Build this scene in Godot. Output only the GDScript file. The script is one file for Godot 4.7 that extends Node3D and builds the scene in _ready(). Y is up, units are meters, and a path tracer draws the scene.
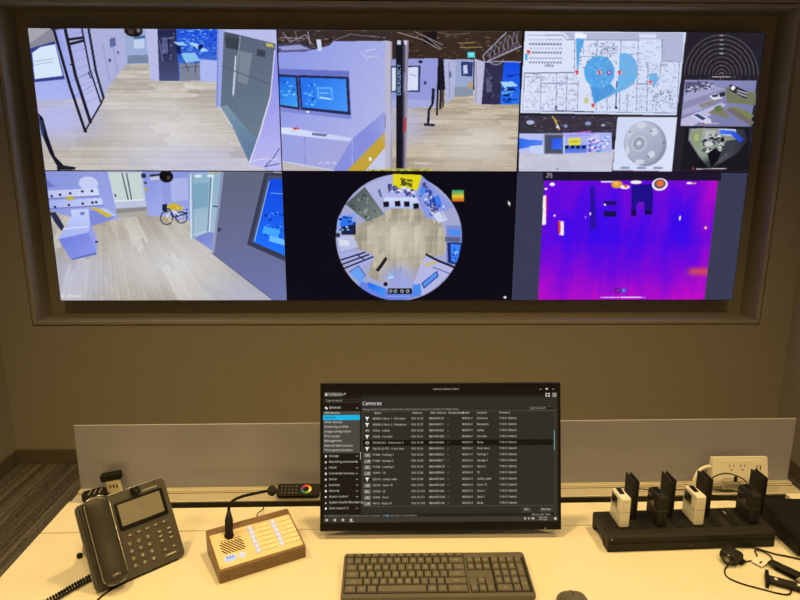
extends Node3D
# A control room: a video wall of six displays in a recess, and a desk with its equipment. Metres, y up, floor at y = 0.
const DESK := 0.73
const YAW := 0.0129            # the desk stands turned by 0.74 degrees to the wall
var sans := SystemFont.new()
var used := {}
var cache := {}
var M := {}

func _ready() -> void:
	sans.font_names = PackedStringArray(["Droid Sans"])
	camera_and_light()
	materials()
	room()
	video_wall()
	desk()
	monitor()
	keyboard()
	mouse()
	phone()
	intercom()
	dock()
	outlet()
	small_things()

func camera_and_light() -> void:
	var cam := Camera3D.new()
	cam.name = "camera"
	add_child(cam)
	cam.position = Vector3(-0.0547, 1.6727, 3.2978)
	cam.basis = Basis(Vector3.UP, -0.017354) * Basis(Vector3.RIGHT, -0.224692) * Basis(Vector3.BACK, 0.002724)
	cam.fov = 51.282
	cam.near = 0.05
	cam.far = 50.0
	cam.current = true
	var we := WorldEnvironment.new()
	var e := Environment.new()
	e.background_mode = Environment.BG_COLOR
	e.background_color = Color.BLACK
	e.tonemap_mode = Environment.TONE_MAPPER_LINEAR
	e.tonemap_exposure = 1.0
	e.sdfgi_enabled = true
	e.ssao_enabled = true
	e.ssil_enabled = true
	we.environment = e
	add_child(we)

const LAMP := Color(1.0, 0.835, 0.525)
const LAMP_POWER := 2.1
const LAMPS := [[-1.25, 1.75, "round ceiling downlight over the desk end with the phone"], [0.0, 1.75, "round ceiling downlight over the middle of the desk"], [1.25, 1.75, "round ceiling downlight over the desk end with the dock"], [-1.25, 3.2, "round ceiling downlight in the row behind the desk, phone side"], [0.0, 3.2, "round ceiling downlight in the row behind the desk, middle"], [1.25, 3.2, "round ceiling downlight in the row behind the desk, dock side"]]

# ---------------------------------------------------------------- tools
func numbered(called: String) -> String:
	var n: int = used.get(called, 0)
	used[called] = n + 1
	return called if n == 0 else "%s_%03d" % [called, n]
func thing(called: String, label: String, category: String, at := Vector3.ZERO, turn := 0.0, group := "") -> Node3D:
	var o := Node3D.new()
	o.name = numbered(called)
	add_child(o)
	o.position = at
	o.rotation.y = turn
	tag(o, label, category, group)
	return o
func tag(o: Node, label: String, category: String, group := "") -> void:
	o.set_meta("label", label)
	o.set_meta("category", category)
	if group != "": o.set_meta("group", group)
func part(parent: Node3D, called: String, mesh: Mesh, mat: Material, at := Vector3.ZERO, basis_ := Basis.IDENTITY) -> MeshInstance3D:
	var o := MeshInstance3D.new()
	o.name = called
	o.mesh = mesh
	o.material_override = mat
	o.transform = Transform3D(basis_, at)
	o.cast_shadow = GeometryInstance3D.SHADOW_CASTING_SETTING_ON
	parent.add_child(o, true)
	return o
func partx(parent: Node3D, called: String, mesh: Mesh, mat: Material, t: Transform3D) -> MeshInstance3D:
	return part(parent, called, mesh, mat, t.origin, t.basis)
func struct(called: String, mesh: Mesh, mat: Material, at := Vector3.ZERO, parent: Node3D = self) -> MeshInstance3D:
	var o := part(parent, called, mesh, mat, at)
	o.set_meta("kind", "structure")
	return o
func single(called: String, mesh: Mesh, mat: Material, label: String, category: String, at := Vector3.ZERO, group := "") -> MeshInstance3D:
	var o := part(self, numbered(called), mesh, mat, at)
	tag(o, label, category, group)
	return o
func new_st(smooth := false) -> SurfaceTool:
	var st := SurfaceTool.new()
	st.begin(Mesh.PRIMITIVE_TRIANGLES)
	st.set_smooth_group(0 if smooth else -1)
	return st
func done(st: SurfaceTool) -> ArrayMesh:
	st.generate_normals()
	return st.commit()
# corners run counter-clockwise seen from outside
func tri(st: SurfaceTool, a: Vector3, b: Vector3, c: Vector3) -> void:
	st.add_vertex(a); st.add_vertex(c); st.add_vertex(b)
func quad(st: SurfaceTool, a: Vector3, b: Vector3, c: Vector3, d: Vector3) -> void:
	tri(st, a, b, c); tri(st, a, c, d)
# a box with its edges cut at c; its middle at the origin
func cbox(x: float, y: float, z: float, c := 0.001) -> ArrayMesh:
	var key := "cbox %f %f %f %f" % [x, y, z, c]
	if cache.has(key): return cache[key]
	var st := new_st()
	add_cbox(st, Vector3.ZERO, Vector3(x, y, z), c)
	cache[key] = done(st)
	return cache[key]
func add_cbox(st: SurfaceTool, at: Vector3, size: Vector3, c: float, b := Basis.IDENTITY) -> void:
	var h := size / 2.0
	c = minf(c, minf(h.x, minf(h.y, h.z)) * 0.95)
	var cut := c > 0.0
	for ax in 3:
		for s in [-1.0, 1.0]:
			var n := Vector3.ZERO
			n[ax] = s
			var u := Vector3.ZERO
			u[(ax + 1) % 3] = 1.0
			var v := Vector3.ZERO
			v[(ax + 2) % 3] = 1.0
			if s < 0: u = -u
			var hu: float = h[(ax + 1) % 3]
			var hv: float = h[(ax + 2) % 3]
			var f := n * h[ax]
			var iu := u * (hu - c)
			var iv := v * (hv - c)
			quad(st, at + b * (f - iu - iv), at + b * (f + iu - iv), at + b * (f + iu + iv), at + b * (f - iu + iv))
	if not cut: return
	for ax in 3:                                       # edges along axis ax
		var i := (ax + 1) % 3
		var j := (ax + 2) % 3
		for si in [-1.0, 1.0]:
			for sj in [-1.0, 1.0]:
				var l := Vector3.ZERO
				l[ax] = h[ax] - c
				var p := Vector3.ZERO
				p[i] = si * h[i]; p[j] = sj * (h[j] - c)
				var q := Vector3.ZERO
				q[i] = si * (h[i] - c); q[j] = sj * h[j]
				if si * sj > 0: quad(st, at + b * (p - l), at + b * (q - l), at + b * (q + l), at + b * (p + l))
				else: quad(st, at + b * (q - l), at + b * (p - l), at + b * (p + l), at + b * (q + l))
	for sx in [-1.0, 1.0]:
		for sy in [-1.0, 1.0]:
			for sz in [-1.0, 1.0]:
				var a := Vector3(sx * h.x, sy * (h.y - c), sz * (h.z - c))
				var d := Vector3(sx * (h.x - c), sy * h.y, sz * (h.z - c))
				var g := Vector3(sx * (h.x - c), sy * (h.y - c), sz * h.z)
				if sx * sy * sz > 0: tri(st, at + b * a, at + b * d, at + b * g)
				else: tri(st, at + b * a, at + b * g, at + b * d)
func rrect(w: float, h: float, r: float, n := 5) -> PackedVector2Array:
	var p := PackedVector2Array()
	var cs := [Vector2(w / 2 - r, h / 2 - r), Vector2(-w / 2 + r, h / 2 - r), Vector2(-w / 2 + r, -h / 2 + r), Vector2(w / 2 - r, -h / 2 + r)]
	for k in 4:
		for i in n + 1:
			var a := PI / 2 * (k + float(i) / n)
			p.append(cs[k] + Vector2(cos(a), sin(a)) * r)
	return p
func inset(p: PackedVector2Array, c: float) -> PackedVector2Array:
	var o := PackedVector2Array()
	var n := p.size()
	for k in n:
		var a := (p[k] - p[(k + n - 1) % n]).normalized()
		var b := (p[(k + 1) % n] - p[k]).normalized()
		var na := Vector2(-a.y, a.x)
		var nb := Vector2(-b.y, b.x)
		var m := na + nb
		o.append(p[k] + m / maxf(0.3, m.length_squared() / 2.0) * c * 0.5 * 1.0 if m.length() > 0.01 else p[k])
	return o
# a counter-clockwise outline in x, y drawn out along z from -d/2 to d/2, its rims cut at c
func extrude(p: PackedVector2Array, d: float, c := 0.0) -> ArrayMesh:
	var st := new_st()
	add_extrude(st, p, d, c)
	return done(st)
func add_extrude(st: SurfaceTool, p: PackedVector2Array, d: float, c := 0.0) -> void:
	var n := p.size()
	var q := inset(p, c) if c > 0.0 else p
	var z := d / 2.0
	var ids := Geometry2D.triangulate_polygon(q)
	for k in range(0, ids.size(), 3):
		var a := q[ids[k]]
		var b := q[ids[k + 1]]
		var e := q[ids[k + 2]]
		if (b - a).cross(e - a) < 0:
			var t := b
			b = e; e = t
		tri(st, Vector3(a.x, a.y, z), Vector3(b.x, b.y, z), Vector3(e.x, e.y, z))
		tri(st, Vector3(a.x, a.y, -z), Vector3(e.x, e.y, -z), Vector3(b.x, b.y, -z))
	for k in n:
		var j := (k + 1) % n
		quad(st, Vector3(p[k].x, p[k].y, -z + c), Vector3(p[j].x, p[j].y, -z + c), Vector3(p[j].x, p[j].y, z - c), Vector3(p[k].x, p[k].y, z - c))
		if c > 0.0:
			quad(st, Vector3(p[k].x, p[k].y, z - c), Vector3(p[j].x, p[j].y, z - c), Vector3(q[j].x, q[j].y, z), Vector3(q[k].x, q[k].y, z))
			quad(st, Vector3(q[k].x, q[k].y, -z), Vector3(q[j].x, q[j].y, -z), Vector3(p[j].x, p[j].y, -z + c), Vector3(p[k].x, p[k].y, -z + c))
func slab(w: float, h: float, r: float, d: float, c := 0.001) -> ArrayMesh:
	var key := "slab %f %f %f %f %f" % [w, h, r, d, c]
	if not cache.has(key): cache[key] = extrude(rrect(w, h, r), d, c)
	return cache[key]
# profile of (radius, height) from the foot up, turned round y
func lathe(pr: Array, n := 20) -> ArrayMesh:
	var st := new_st(true)
	for k in pr.size() - 1:
		var a: Vector2 = pr[k]
		var b: Vector2 = pr[k + 1]
		for i in n:
			var t0 := TAU * i / n
			var t1 := TAU * (i + 1) / n
			var p := Vector3(a.x * cos(t0), a.y, -a.x * sin(t0))
			var q := Vector3(a.x * cos(t1), a.y, -a.x * sin(t1))
			var r := Vector3(b.x * cos(t1), b.y, -b.x * sin(t1))
			var s := Vector3(b.x * cos(t0), b.y, -b.x * sin(t0))
			if a.x > 1e-6: tri(st, p, q, r)
			if b.x > 1e-6: tri(st, p, r, s)
	return done(st)
func smooth_path(p: Array, per := 8) -> PackedVector3Array:
	var o := PackedVector3Array()
	var n := p.size()
	for k in n - 1:
		var a: Vector3 = p[maxi(k - 1, 0)]
		var b: Vector3 = p[k]
		var c: Vector3 = p[k + 1]
		var d: Vector3 = p[mini(k + 2, n - 1)]
		for i in per:
			o.append(b.cubic_interpolate(c, a, d, float(i) / per))
	o.append(p[n - 1])
	return o
func tube(p: PackedVector3Array, r: float, n := 8, r_end := -1.0) -> ArrayMesh:
	var st := new_st(true)
	if r_end < 0.0: r_end = r
	var rings := []
	var up := Vector3.UP
	for k in p.size():
		var t := (p[mini(k + 1, p.size() - 1)] - p[maxi(k - 1, 0)]).normalized()
		if absf(t.dot(up)) > 0.98: up = Vector3.RIGHT if absf(t.x) < 0.9 else Vector3.BACK
		var s := t.cross(up).normalized()
		up = s.cross(t).normalized()
		var ring := []
		var rr := lerpf(r, r_end, float(k) / maxi(1, p.size() - 1))
		for i in n: ring.append(p[k] + (s * cos(TAU * i / n) + up * sin(TAU * i / n)) * rr)
		rings.append(ring)
	for k in rings.size() - 1:
		for i in n:
			var j := (i + 1) % n
			quad(st, rings[k][i], rings[k][j], rings[k + 1][j], rings[k + 1][i])
	for i in range(1, n - 1):
		tri(st, rings[0][0], rings[0][i + 1], rings[0][i])
		tri(st, rings[-1][0], rings[-1][i], rings[-1][i + 1])
	return done(st)
func lettering(parent: Node3D, called: String, text: String, height: float, mat: Material, t: Transform3D, depth := 0.0003) -> MeshInstance3D:
	var key := "text %s %f %f" % [text, height, depth]
	if not cache.has(key):
		var tm := TextMesh.new()
		tm.font = sans; tm.text = text; tm.font_size = 32; tm.pixel_size = height / 32.0; tm.depth = depth; tm.curve_step = 6.0
		cache[key] = tm
	return partx(parent, called, cache[key], mat, t)
func plain(c: Color, rough := 0.6, metal := 0.0, spec := 0.5) -> StandardMaterial3D:
	var m := StandardMaterial3D.new()
	m.albedo_color = c
	m.roughness = rough
	m.metallic = metal
	m.metallic_specular = spec
	return m
func lin(r: float, g: float, b: float) -> Color: return Color(r, g, b).linear_to_srgb()
func grain(m: StandardMaterial3D, c1: Color, c2: Color, freq: float, scale: Vector3, sd: int, octaves := 4) -> StandardMaterial3D:
	var n := FastNoiseLite.new()
	n.seed = sd; n.frequency = freq; n.fractal_octaves = octaves
	var t := NoiseTexture2D.new()
	t.width = 256; t.height = 256; t.seamless = true; t.noise = n
	var g := Gradient.new()
	g.set_color(0, c1); g.set_color(1, c2)
	t.color_ramp = g
	m.albedo_color = Color.WHITE
	m.albedo_texture = t
	m.uv1_triplanar = true
	m.uv1_world_triplanar = true
	m.uv1_scale = scale
	return m
func glow(c: Color, e := 1.0) -> StandardMaterial3D:
	var m := plain(Color(0.02, 0.02, 0.02), 0.4)
	m.emission_enabled = true
	m.emission = c
	m.emission_energy_multiplier = e
	return m

# ---------------------------------------------------------------- materials
func materials() -> void:
	M.wall = grain(plain(Color.WHITE, 0.85), lin(0.40, 0.375, 0.31), lin(0.42, 0.395, 0.325), 0.03, Vector3(1.5, 1.5, 1.5), 3)
	M.trim = grain(plain(Color.WHITE, 0.8, 0.0, 0.25), lin(0.40, 0.375, 0.31), lin(0.42, 0.395, 0.325), 0.03, Vector3(2, 2, 2), 4)
	M.base = grain(plain(Color.WHITE, 0.6), lin(0.15, 0.125, 0.09), lin(0.18, 0.15, 0.11), 0.03, Vector3(2, 2, 2), 5)
	M.ceiling = plain(lin(0.7, 0.68, 0.64), 0.9)
	M.desk = grain(plain(Color.WHITE, 0.42), lin(0.74, 0.715, 0.63), lin(0.76, 0.735, 0.655), 0.02, Vector3(1, 1, 1), 6)
	M.desk_edge = plain(lin(0.55, 0.5, 0.42), 0.5)
	M.rail = plain(lin(0.60, 0.57, 0.50), 0.38, 0.35)
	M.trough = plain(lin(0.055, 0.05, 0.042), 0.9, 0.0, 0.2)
	M.leg = plain(lin(0.35, 0.33, 0.3), 0.5, 0.3)
	M.frost = plain(lin(0.40, 0.41, 0.54), 0.22)
	M.frost.backlight_enabled = true
	M.frost.backlight = Color(0.45, 0.45, 0.5)
	M.frost_edge = plain(lin(0.45, 0.45, 0.48), 0.35)
	M.black = plain(lin(0.007, 0.007, 0.007), 0.55, 0.0, 0.3)
	M.black_gloss = plain(lin(0.01, 0.01, 0.01), 0.15)
	M.dark = plain(lin(0.016, 0.0155, 0.015), 0.55, 0.0, 0.35)
	M.charcoal = plain(lin(0.042, 0.04, 0.038), 0.3)
	M.graphite = plain(lin(0.066, 0.063, 0.06), 0.45)
	M.key = plain(lin(0.115, 0.11, 0.104), 0.5)
	M.key_bed = plain(lin(0.018, 0.017, 0.016), 0.7, 0.0, 0.3)
	M.kb_body = plain(lin(0.098, 0.094, 0.089), 0.5)
	M.print = plain(lin(0.75, 0.74, 0.72), 0.6)
	M.legend = plain(lin(0.42, 0.41, 0.39), 0.6)
	M.blue_print = plain(Color("3060c0"), 0.5)
	M.lcd = plain(lin(0.24, 0.23, 0.21), 0.18)
	M.silver = plain(lin(0.7, 0.69, 0.66), 0.3, 0.8)
	M.white = plain(lin(0.80, 0.79, 0.75), 0.4)
	M.brass = grain(plain(Color.WHITE, 0.42, 0.25), lin(0.78, 0.67, 0.44), lin(0.83, 0.71, 0.47), 0.02, Vector3(3, 3, 60), 8)
	M.plate = plain(lin(0.86, 0.78, 0.58), 0.4)
	M.foam = grain(plain(Color.WHITE, 0.95), lin(0.01, 0.01, 0.01), lin(0.03, 0.03, 0.03), 0.2, Vector3(20, 20, 20), 9)
	M.clear = plain(lin(0.72, 0.66, 0.5), 0.2)
	M.wood = wood()
	M.carpet = carpet()
	M.lit_button = glow(Color("f6f4fb"), 0.85)
	M.lit_blue = glow(Color("d4e0fc"), 0.9)
	M.lilac = plain(lin(0.55, 0.52, 0.56), 0.5)
	M.led = glow(Color("f4f0e0"), 0.8)

func wood() -> StandardMaterial3D:
	var im := Image.create(512, 128, false, Image.FORMAT_RGB8)
	var n := FastNoiseLite.new()
	n.seed = 12; n.frequency = 0.02
	var a := lin(0.135, 0.082, 0.042)
	var b := lin(0.25, 0.155, 0.08)
	for y in 128:
		for x in 512:
			var v := n.get_noise_2d(x * 0.25, y * 3.2) + 0.5 * n.get_noise_2d(x * 0.8, y * 14.0)
			v = 0.5 + 0.5 * sin(v * 9.0) * 0.6 + 0.25 * n.get_noise_2d(x * 2.0, y * 40.0)
			im.set_pixel(x, y, a.lerp(b, clampf(v, 0, 1)))
	var m := plain(Color.WHITE, 0.45)
	m.albedo_texture = ImageTexture.create_from_image(im)
	m.uv1_triplanar = true
	m.uv1_scale = Vector3(4, 10, 10)
	return m
func carpet() -> StandardMaterial3D:
	var im := Image.create(512, 512, false, Image.FORMAT_RGB8)
	var r := RandomNumberGenerator.new()
	r.seed = 77
	var tones := [lin(0.075, 0.068, 0.055), lin(0.12, 0.108, 0.088), lin(0.18, 0.165, 0.135), lin(0.27, 0.25, 0.205)]
	for x in 512:
		var y := 0
		while y < 512:
			var l := r.randi_range(30, 200)
			var k := r.randi() % 4
			for i in range(y, mini(512, y + l)):
				var c: Color = tones[k]
				im.set_pixel(x, i, c.lerp(tones[r.randi() % 4], 0.35))
			y += l
	var m := plain(Color.WHITE, 0.95)
	m.albedo_texture = ImageTexture.create_from_image(im)
	m.uv1_triplanar = true
	m.uv1_world_triplanar = true
	m.uv1_scale = Vector3(0.22, 0.22, 0.22)
	return m

# ---------------------------------------------------------------- the room
const X0 := -2.13
const X1 := 2.12
const ZF := 0.06              # face of the front wall
const ZB := 4.7
const TOP := 2.75
func room() -> void:
	struct("floor", cbox(X1 - X0 + 0.4, 0.1, ZB + 0.7, 0.002), M.carpet, Vector3((X0 + X1) / 2, -0.05, ZB / 2 - 0.15))
	struct("ceiling", cbox(X1 - X0 + 0.4, 0.1, ZB + 0.7, 0.002), M.ceiling, Vector3((X0 + X1) / 2, TOP + 0.05, ZB / 2 - 0.15))
	struct("wall_left", cbox(0.15, TOP, ZB + 0.4, 0.002), M.wall, Vector3(X0 - 0.075, TOP / 2, ZB / 2))
	struct("wall_right", cbox(0.15, TOP, ZB + 0.4, 0.002), M.wall, Vector3(X1 + 0.075, TOP / 2, ZB / 2))
	struct("wall_back", cbox(X1 - X0, TOP, 0.15, 0.002), M.wall, Vector3((X0 + X1) / 2, TOP / 2, ZB + 0.075))
	# front wall with the recess of the video wall: opening x +-1.951, y 0.793 .. 2.409
	var st := new_st()
	var ox := 1.951
	var o0 := 0.794
	var o1 := 2.406
	var t := 0.36
	var zc := ZF - t / 2
	add_cbox(st, Vector3((X0 - ox) / 2, TOP / 2, zc), Vector3(-ox - X0, TOP, t), 0.0)
	add_cbox(st, Vector3((X1 + ox) / 2, TOP / 2, zc), Vector3(X1 - ox, TOP, t), 0.0)
	add_cbox(st, Vector3(0, o0 / 2, zc), Vector3(2 * ox, o0, t), 0.0)
	add_cbox(st, Vector3(0, (TOP + o1) / 2, zc), Vector3(2 * ox, TOP - o1, t), 0.0)
	add_cbox(st, Vector3(0, (o0 + o1) / 2, -0.20), Vector3(2 * ox, o1 - o0, 0.2), 0.0)
	struct("wall_front", done(st), M.wall)
	# lining boards of the recess, a 4 mm shadow gap all round
	var g := 0.006
	var b := 0.02
	struct("trim_1", cbox(2 * (ox - g), b, 0.166, 0.0025), M.trim, Vector3(0, o0 + g + b / 2, -0.017))
	struct("trim_2", cbox(2 * (ox - g), b, 0.166, 0.0025), M.trim, Vector3(0, o1 - g - b / 2, -0.017))
	for s in [-1, 1]:
		struct("trim_3" if s < 0 else "trim_4", cbox(b, o1 - o0 - 2 * (g + b), 0.166, 0.0025), M.trim, Vector3(s * (ox - g - b / 2), (o0 + o1) / 2, -0.017))
	struct("trim_5", cbox(2 * (ox - g - b), 0.007, 0.007, 0.002), M.trim, Vector3(0, o0 + g + b + 0.0035, -0.0965))
	var h := 0.085
	struct("baseboard_front", cbox(X1 - X0, h, 0.012, 0.003), M.base, Vector3((X0 + X1) / 2, h / 2, ZF + 0.006))
	struct("baseboard_left", cbox(0.012, h, ZB - ZF, 0.003), M.base, Vector3(X0 + 0.006, h / 2, (ZB + ZF) / 2))
	struct("baseboard_right", cbox(0.012, h, ZB - ZF, 0.003), M.base, Vector3(X1 - 0.006, h / 2, (ZB + ZF) / 2))
	struct("baseboard_back", cbox(X1 - X0, h, 0.012, 0.003), M.base, Vector3((X0 + X1) / 2, h / 2, ZB - 0.006))
	var can := lathe([Vector2(0.0, 0.0), Vector2(0.092, 0.0), Vector2(0.100, -0.006), Vector2(0.100, -0.135), Vector2(0.096, -0.14), Vector2(0.088, -0.135), Vector2(0.085, -0.05), Vector2(0.0, -0.05)], 32)
	for l in LAMPS:
		var o := thing("ceiling_light", l[2], "light", Vector3(l[0], TOP, l[1]), 0.0, "ceiling lights")
		part(o, "can", can, M.dark)
		part(o, "lens", lathe([Vector2(0.0, -0.056), Vector2(0.07, -0.056), Vector2(0.075, -0.052), Vector2(0.0, -0.052)], 24), glow(LAMP, 2.0))
		var a := AreaLight3D.new()
		a.name = "lens_light"
		a.area_size = Vector2(0.11, 0.11)
		a.light_color = LAMP
		a.light_energy = LAMP_POWER
		a.shadow_enabled = true
		a.area_range = 12.0
		a.area_attenuation = 2.0
		o.add_child(a)
		a.position = Vector3(0, -0.062, 0)
		a.rotation.x = -PI / 2

# ---------------------------------------------------------------- the video wall
func video_wall() -> void:
	var w := 3.64 / 3.0
	var h := 0.684
	var list := [
		[0, 0, paint_corridor, "wall display showing a wide corridor with black framed glass door", Color(0.6, 0.62, 0.85)],
		[1, 0, paint_emergency_post, "wall display showing two wall screens and a black emergency post", Color(0.55, 0.52, 0.62)],
		[2, 0, paint_floor_plan, "wall display split into floor plan and small camera tiles", Color(0.5, 0.52, 0.65)],
		[0, 1, paint_bicycle_room, "wall display showing a room with counter and yellow bicycle", Color(0.55, 0.6, 0.8)],
		[1, 1, paint_fisheye, "wall display showing a round fisheye view on black", Color(0.2, 0.2, 0.3)],
		[2, 1, paint_thermal, "wall display showing a purple thermal camera image", Color(0.35, 0.08, 0.7)]]
	for d in list:
		var o := thing("video_wall_display", d[3], "display", Vector3(-w + d[0] * w, 1.6 - d[1] * h, 0), 0.0, "displays of the video wall")
		part(o, "housing", cbox(w - 0.0012, h - 0.0012, 0.022, 0.002), M.black, Vector3(0, h / 2, -0.015))
		part(o, "chassis", cbox(w - 0.24, h - 0.24, 0.062, 0.006), M.black, Vector3(0, h / 2, -0.057))
		var bz := new_st()
		for s in [-1, 1]:
			add_cbox(bz, Vector3(s * (w / 2 - 0.0016), h / 2, -0.002), Vector3(0.002, h - 0.0012, 0.004), 0.0004)
			add_cbox(bz, Vector3(0, h / 2 + s * (h / 2 - 0.0016), -0.002), Vector3(w - 0.0052, 0.002, 0.004), 0.0004)
		part(o, "bezel", done(bz), M.black)
		part(o, "mount", cbox(0.5, 0.4, 0.012, 0.002), M.black, Vector3(0, h / 2, -0.094))
		canvas(640, 360)
		d[2].call()
		sensor_grain(d[0] * 3 + d[1], 0.007 if d[2] in [paint_corridor, paint_emergency_post, paint_bicycle_room] else 0.003, 1.0 if d[2] in [paint_floor_plan, paint_thermal] else 1.22)
		cv.resize(320, 180, Image.INTERPOLATE_LANCZOS)   # the resolution the wall shows them at
		var q := QuadMesh.new()
		q.size = Vector2(w - 0.0052, h - 0.0052)
		part(o, "screen", q, screen_mat(cv, 1.0), Vector3(0, h / 2, -0.0010))
		var a := AreaLight3D.new()
		a.name = "screen_light"
		a.area_size = Vector2(w - 0.01, h - 0.01)
		a.light_color = d[4]
		a.light_energy = 0.004
		a.shadow_enabled = true
		a.area_range = 10.0
		a.area_attenuation = 2.0
		o.add_child(a)
		a.position = Vector3(0, h / 2, 0.004)
		a.rotation.y = PI
func screen_mat(im: Image, e: float) -> StandardMaterial3D:
	var m := plain(lin(0.006, 0.006, 0.007), 0.4, 0.0, 0.22)
	m.emission_enabled = true
	m.emission = Color.WHITE
	m.emission_operator = BaseMaterial3D.EMISSION_OP_MULTIPLY
	m.emission_texture = ImageTexture.create_from_image(im)
	m.emission_energy_multiplier = e
	return m

# ---------------------------------------------------------------- the desk; its own axes: x right, z towards the viewer
func on_desk(x: float, z: float, y := 0.0) -> Vector3:       # from the desk's axes to the room's
	return Basis(Vector3.UP, YAW) * Vector3(x, 0, z) + Vector3(0, DESK + y, 0)
func desk() -> void:
	var o := thing("control_desk", "long cream laminate desk with metal rail along its back edge", "desk", Vector3.ZERO, YAW)
	var xa := -0.975
	var xb := 1.125
	var xm := (xa + xb) / 2
	var w := xb - xa
	part(o, "desktop", cbox(w, 0.028, 0.72, 0.0008), M.desk, Vector3(xm, DESK - 0.014, 1.8415 + 0.36))
	part(o, "rear_flap", cbox(w, 0.028, 0.108, 0.0008), M.desk, Vector3(xm, DESK - 0.014, 1.8385 - 0.054))
	for s in [[xa + 0.05, 0.10], [xb - 0.03, 0.06]]:
		part(o, "end_cap", cbox(s[1], 0.028, 0.034, 0.001), M.desk, Vector3(s[0], DESK - 0.014, 1.714))
	part(o, "cable_trough", cbox(w - 0.16, 0.06, 0.034, 0.001), M.trough, Vector3(xm + 0.02, DESK - 0.075, 1.714))
	var r := new_st()
	add_cbox(r, Vector3(xm, DESK - 0.016, 1.648), Vector3(w, 0.023, 0.098), 0.002)
	part(o, "rail", done(r), M.rail)
	for z in [1.6195, 1.632, 1.692]:  # the rearmost is added under the divider to stop light passing beneath it
		part(o, "rail_rib", cbox(w, 0.005, 0.009, 0.0012), M.rail, Vector3(xm, DESK - 0.0025, z))
	part(o, "rail_slot", cbox(w - 0.01, 0.0012, 0.003, 0.0004), M.trough, Vector3(xm, DESK - 0.0046, 1.645))
	part(o, "gap_shade_strip", cbox(w - 0.16, 0.05, 0.002, 0.0004), M.trough, Vector3(xm + 0.02, DESK - 0.0285, 1.6985))  # dark strip added over the rail face, the gap's shade put into its colour
	for x in [xa + 0.03, xb - 0.03]:
		part(o, "leg_panel", cbox(0.03, DESK - 0.03, 0.75, 0.002), M.leg, Vector3(x, (DESK - 0.03) / 2, 2.05))
	part(o, "modesty_panel", cbox(w - 0.12, 0.4, 0.018, 0.002), M.leg, Vector3(xm, 0.47, 1.72))
	var p := thing("divider_panel", "long frosted grey acrylic divider panel standing along the desk rail", "panel", Vector3(0, DESK, 0), YAW)
	part(p, "sheet", cbox(2.09, 0.197, 0.004, 0.0006), M.frost, Vector3(0.073, 0.0985, 1.6195))
	part(p, "polished_edge", cbox(2.09, 0.0008, 0.0036, 0.0002), M.frost_edge, Vector3(0.073, 0.1976, 1.6195))
	for s in [-1, 1]:
		part(p, "polished_edge", cbox(0.0008, 0.196, 0.0036, 0.0002), M.frost_edge, Vector3(0.073 + s * 1.0456, 0.0985, 1.6195))

# ---------------------------------------------------------------- the monitor
func monitor() -> void:
	var o := thing("computer_monitor", "black computer monitor showing a dark camera list window", "monitor", Vector3(0.0755, DESK, 1.884), 0.0)
	var t := Transform3D(Basis(Vector3.RIGHT, deg_to_rad(-13.8)), Vector3(0, 0.0205, 0))
	var W := 0.6115
	var H := 0.3725
	var hs := new_st()
	add_cbox(hs, Vector3(0, H / 2, -0.008), Vector3(W, H, 0.012), 0.002)
	add_cbox(hs, Vector3(0, H * 0.45, -0.024), Vector3(W * 0.7, H * 0.6, 0.03), 0.01)
	partx(o, "housing", done(hs), M.dark, t)
	var bz := new_st()
	add_cbox(bz, Vector3(0, 0.011, 0), Vector3(W, 0.022, 0.006), 0.001)
	add_cbox(bz, Vector3(0, H - 0.0035, 0), Vector3(W, 0.007, 0.006), 0.001)
	for s in [-1, 1]: add_cbox(bz, Vector3(s * (W / 2 - 0.0035), H / 2 + 0.0075, 0), Vector3(0.007, H - 0.029, 0.006), 0.001)
	partx(o, "bezel", done(bz), M.black, t)
	canvas(960, 540)
	paint_monitor()
	var q := QuadMesh.new()
	q.size = Vector2(W - 0.014, H - 0.029)
	partx(o, "screen", q, screen_mat(cv, 1.0), t * Transform3D(Basis.IDENTITY, Vector3(0, 0.022 + (H - 0.029) / 2, 0.0012)))
	partx(o, "power_light", cbox(0.0022, 0.0016, 0.001, 0.0002), M.led, t * Transform3D(Basis.IDENTITY, Vector3(0.265, 0.004, 0.0032)))
	part(o, "stand_neck", cbox(0.07, 0.17, 0.02, 0.004), M.dark, Vector3(0, 0.095, -0.088), Basis(Vector3.RIGHT, deg_to_rad(6)))
	part(o, "stand_base", slab(0.24, 0.15, 0.02, 0.010, 0.002), M.dark, Vector3(0, 0.005, -0.118), Basis(Vector3.RIGHT, -PI / 2))
	var a := AreaLight3D.new()
	a.name = "screen_light"
	a.area_size = Vector2(W - 0.02, H - 0.04)
	a.light_color = Color(0.6, 0.65, 0.7)
	a.light_energy = 0.0004
	a.shadow_enabled = true
	a.area_range = 6.0
	a.area_attenuation = 2.0
	o.add_child(a)
	a.transform = t * Transform3D(Basis(Vector3.UP, PI), Vector3(0, 0.195, 0.006))
func mx(x: float) -> float: return (310 + x / 3.75 - 323.3) * 4.085
func my(y: float) -> float: return (375 + y / 3.75 - 386.8) * 4.09
func box2(x0: float, y0: float, x1: float, y1: float, c: String) -> void:
	fp([x0, y0, x1, y0, x1, y1, x0, y1], c)
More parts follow.
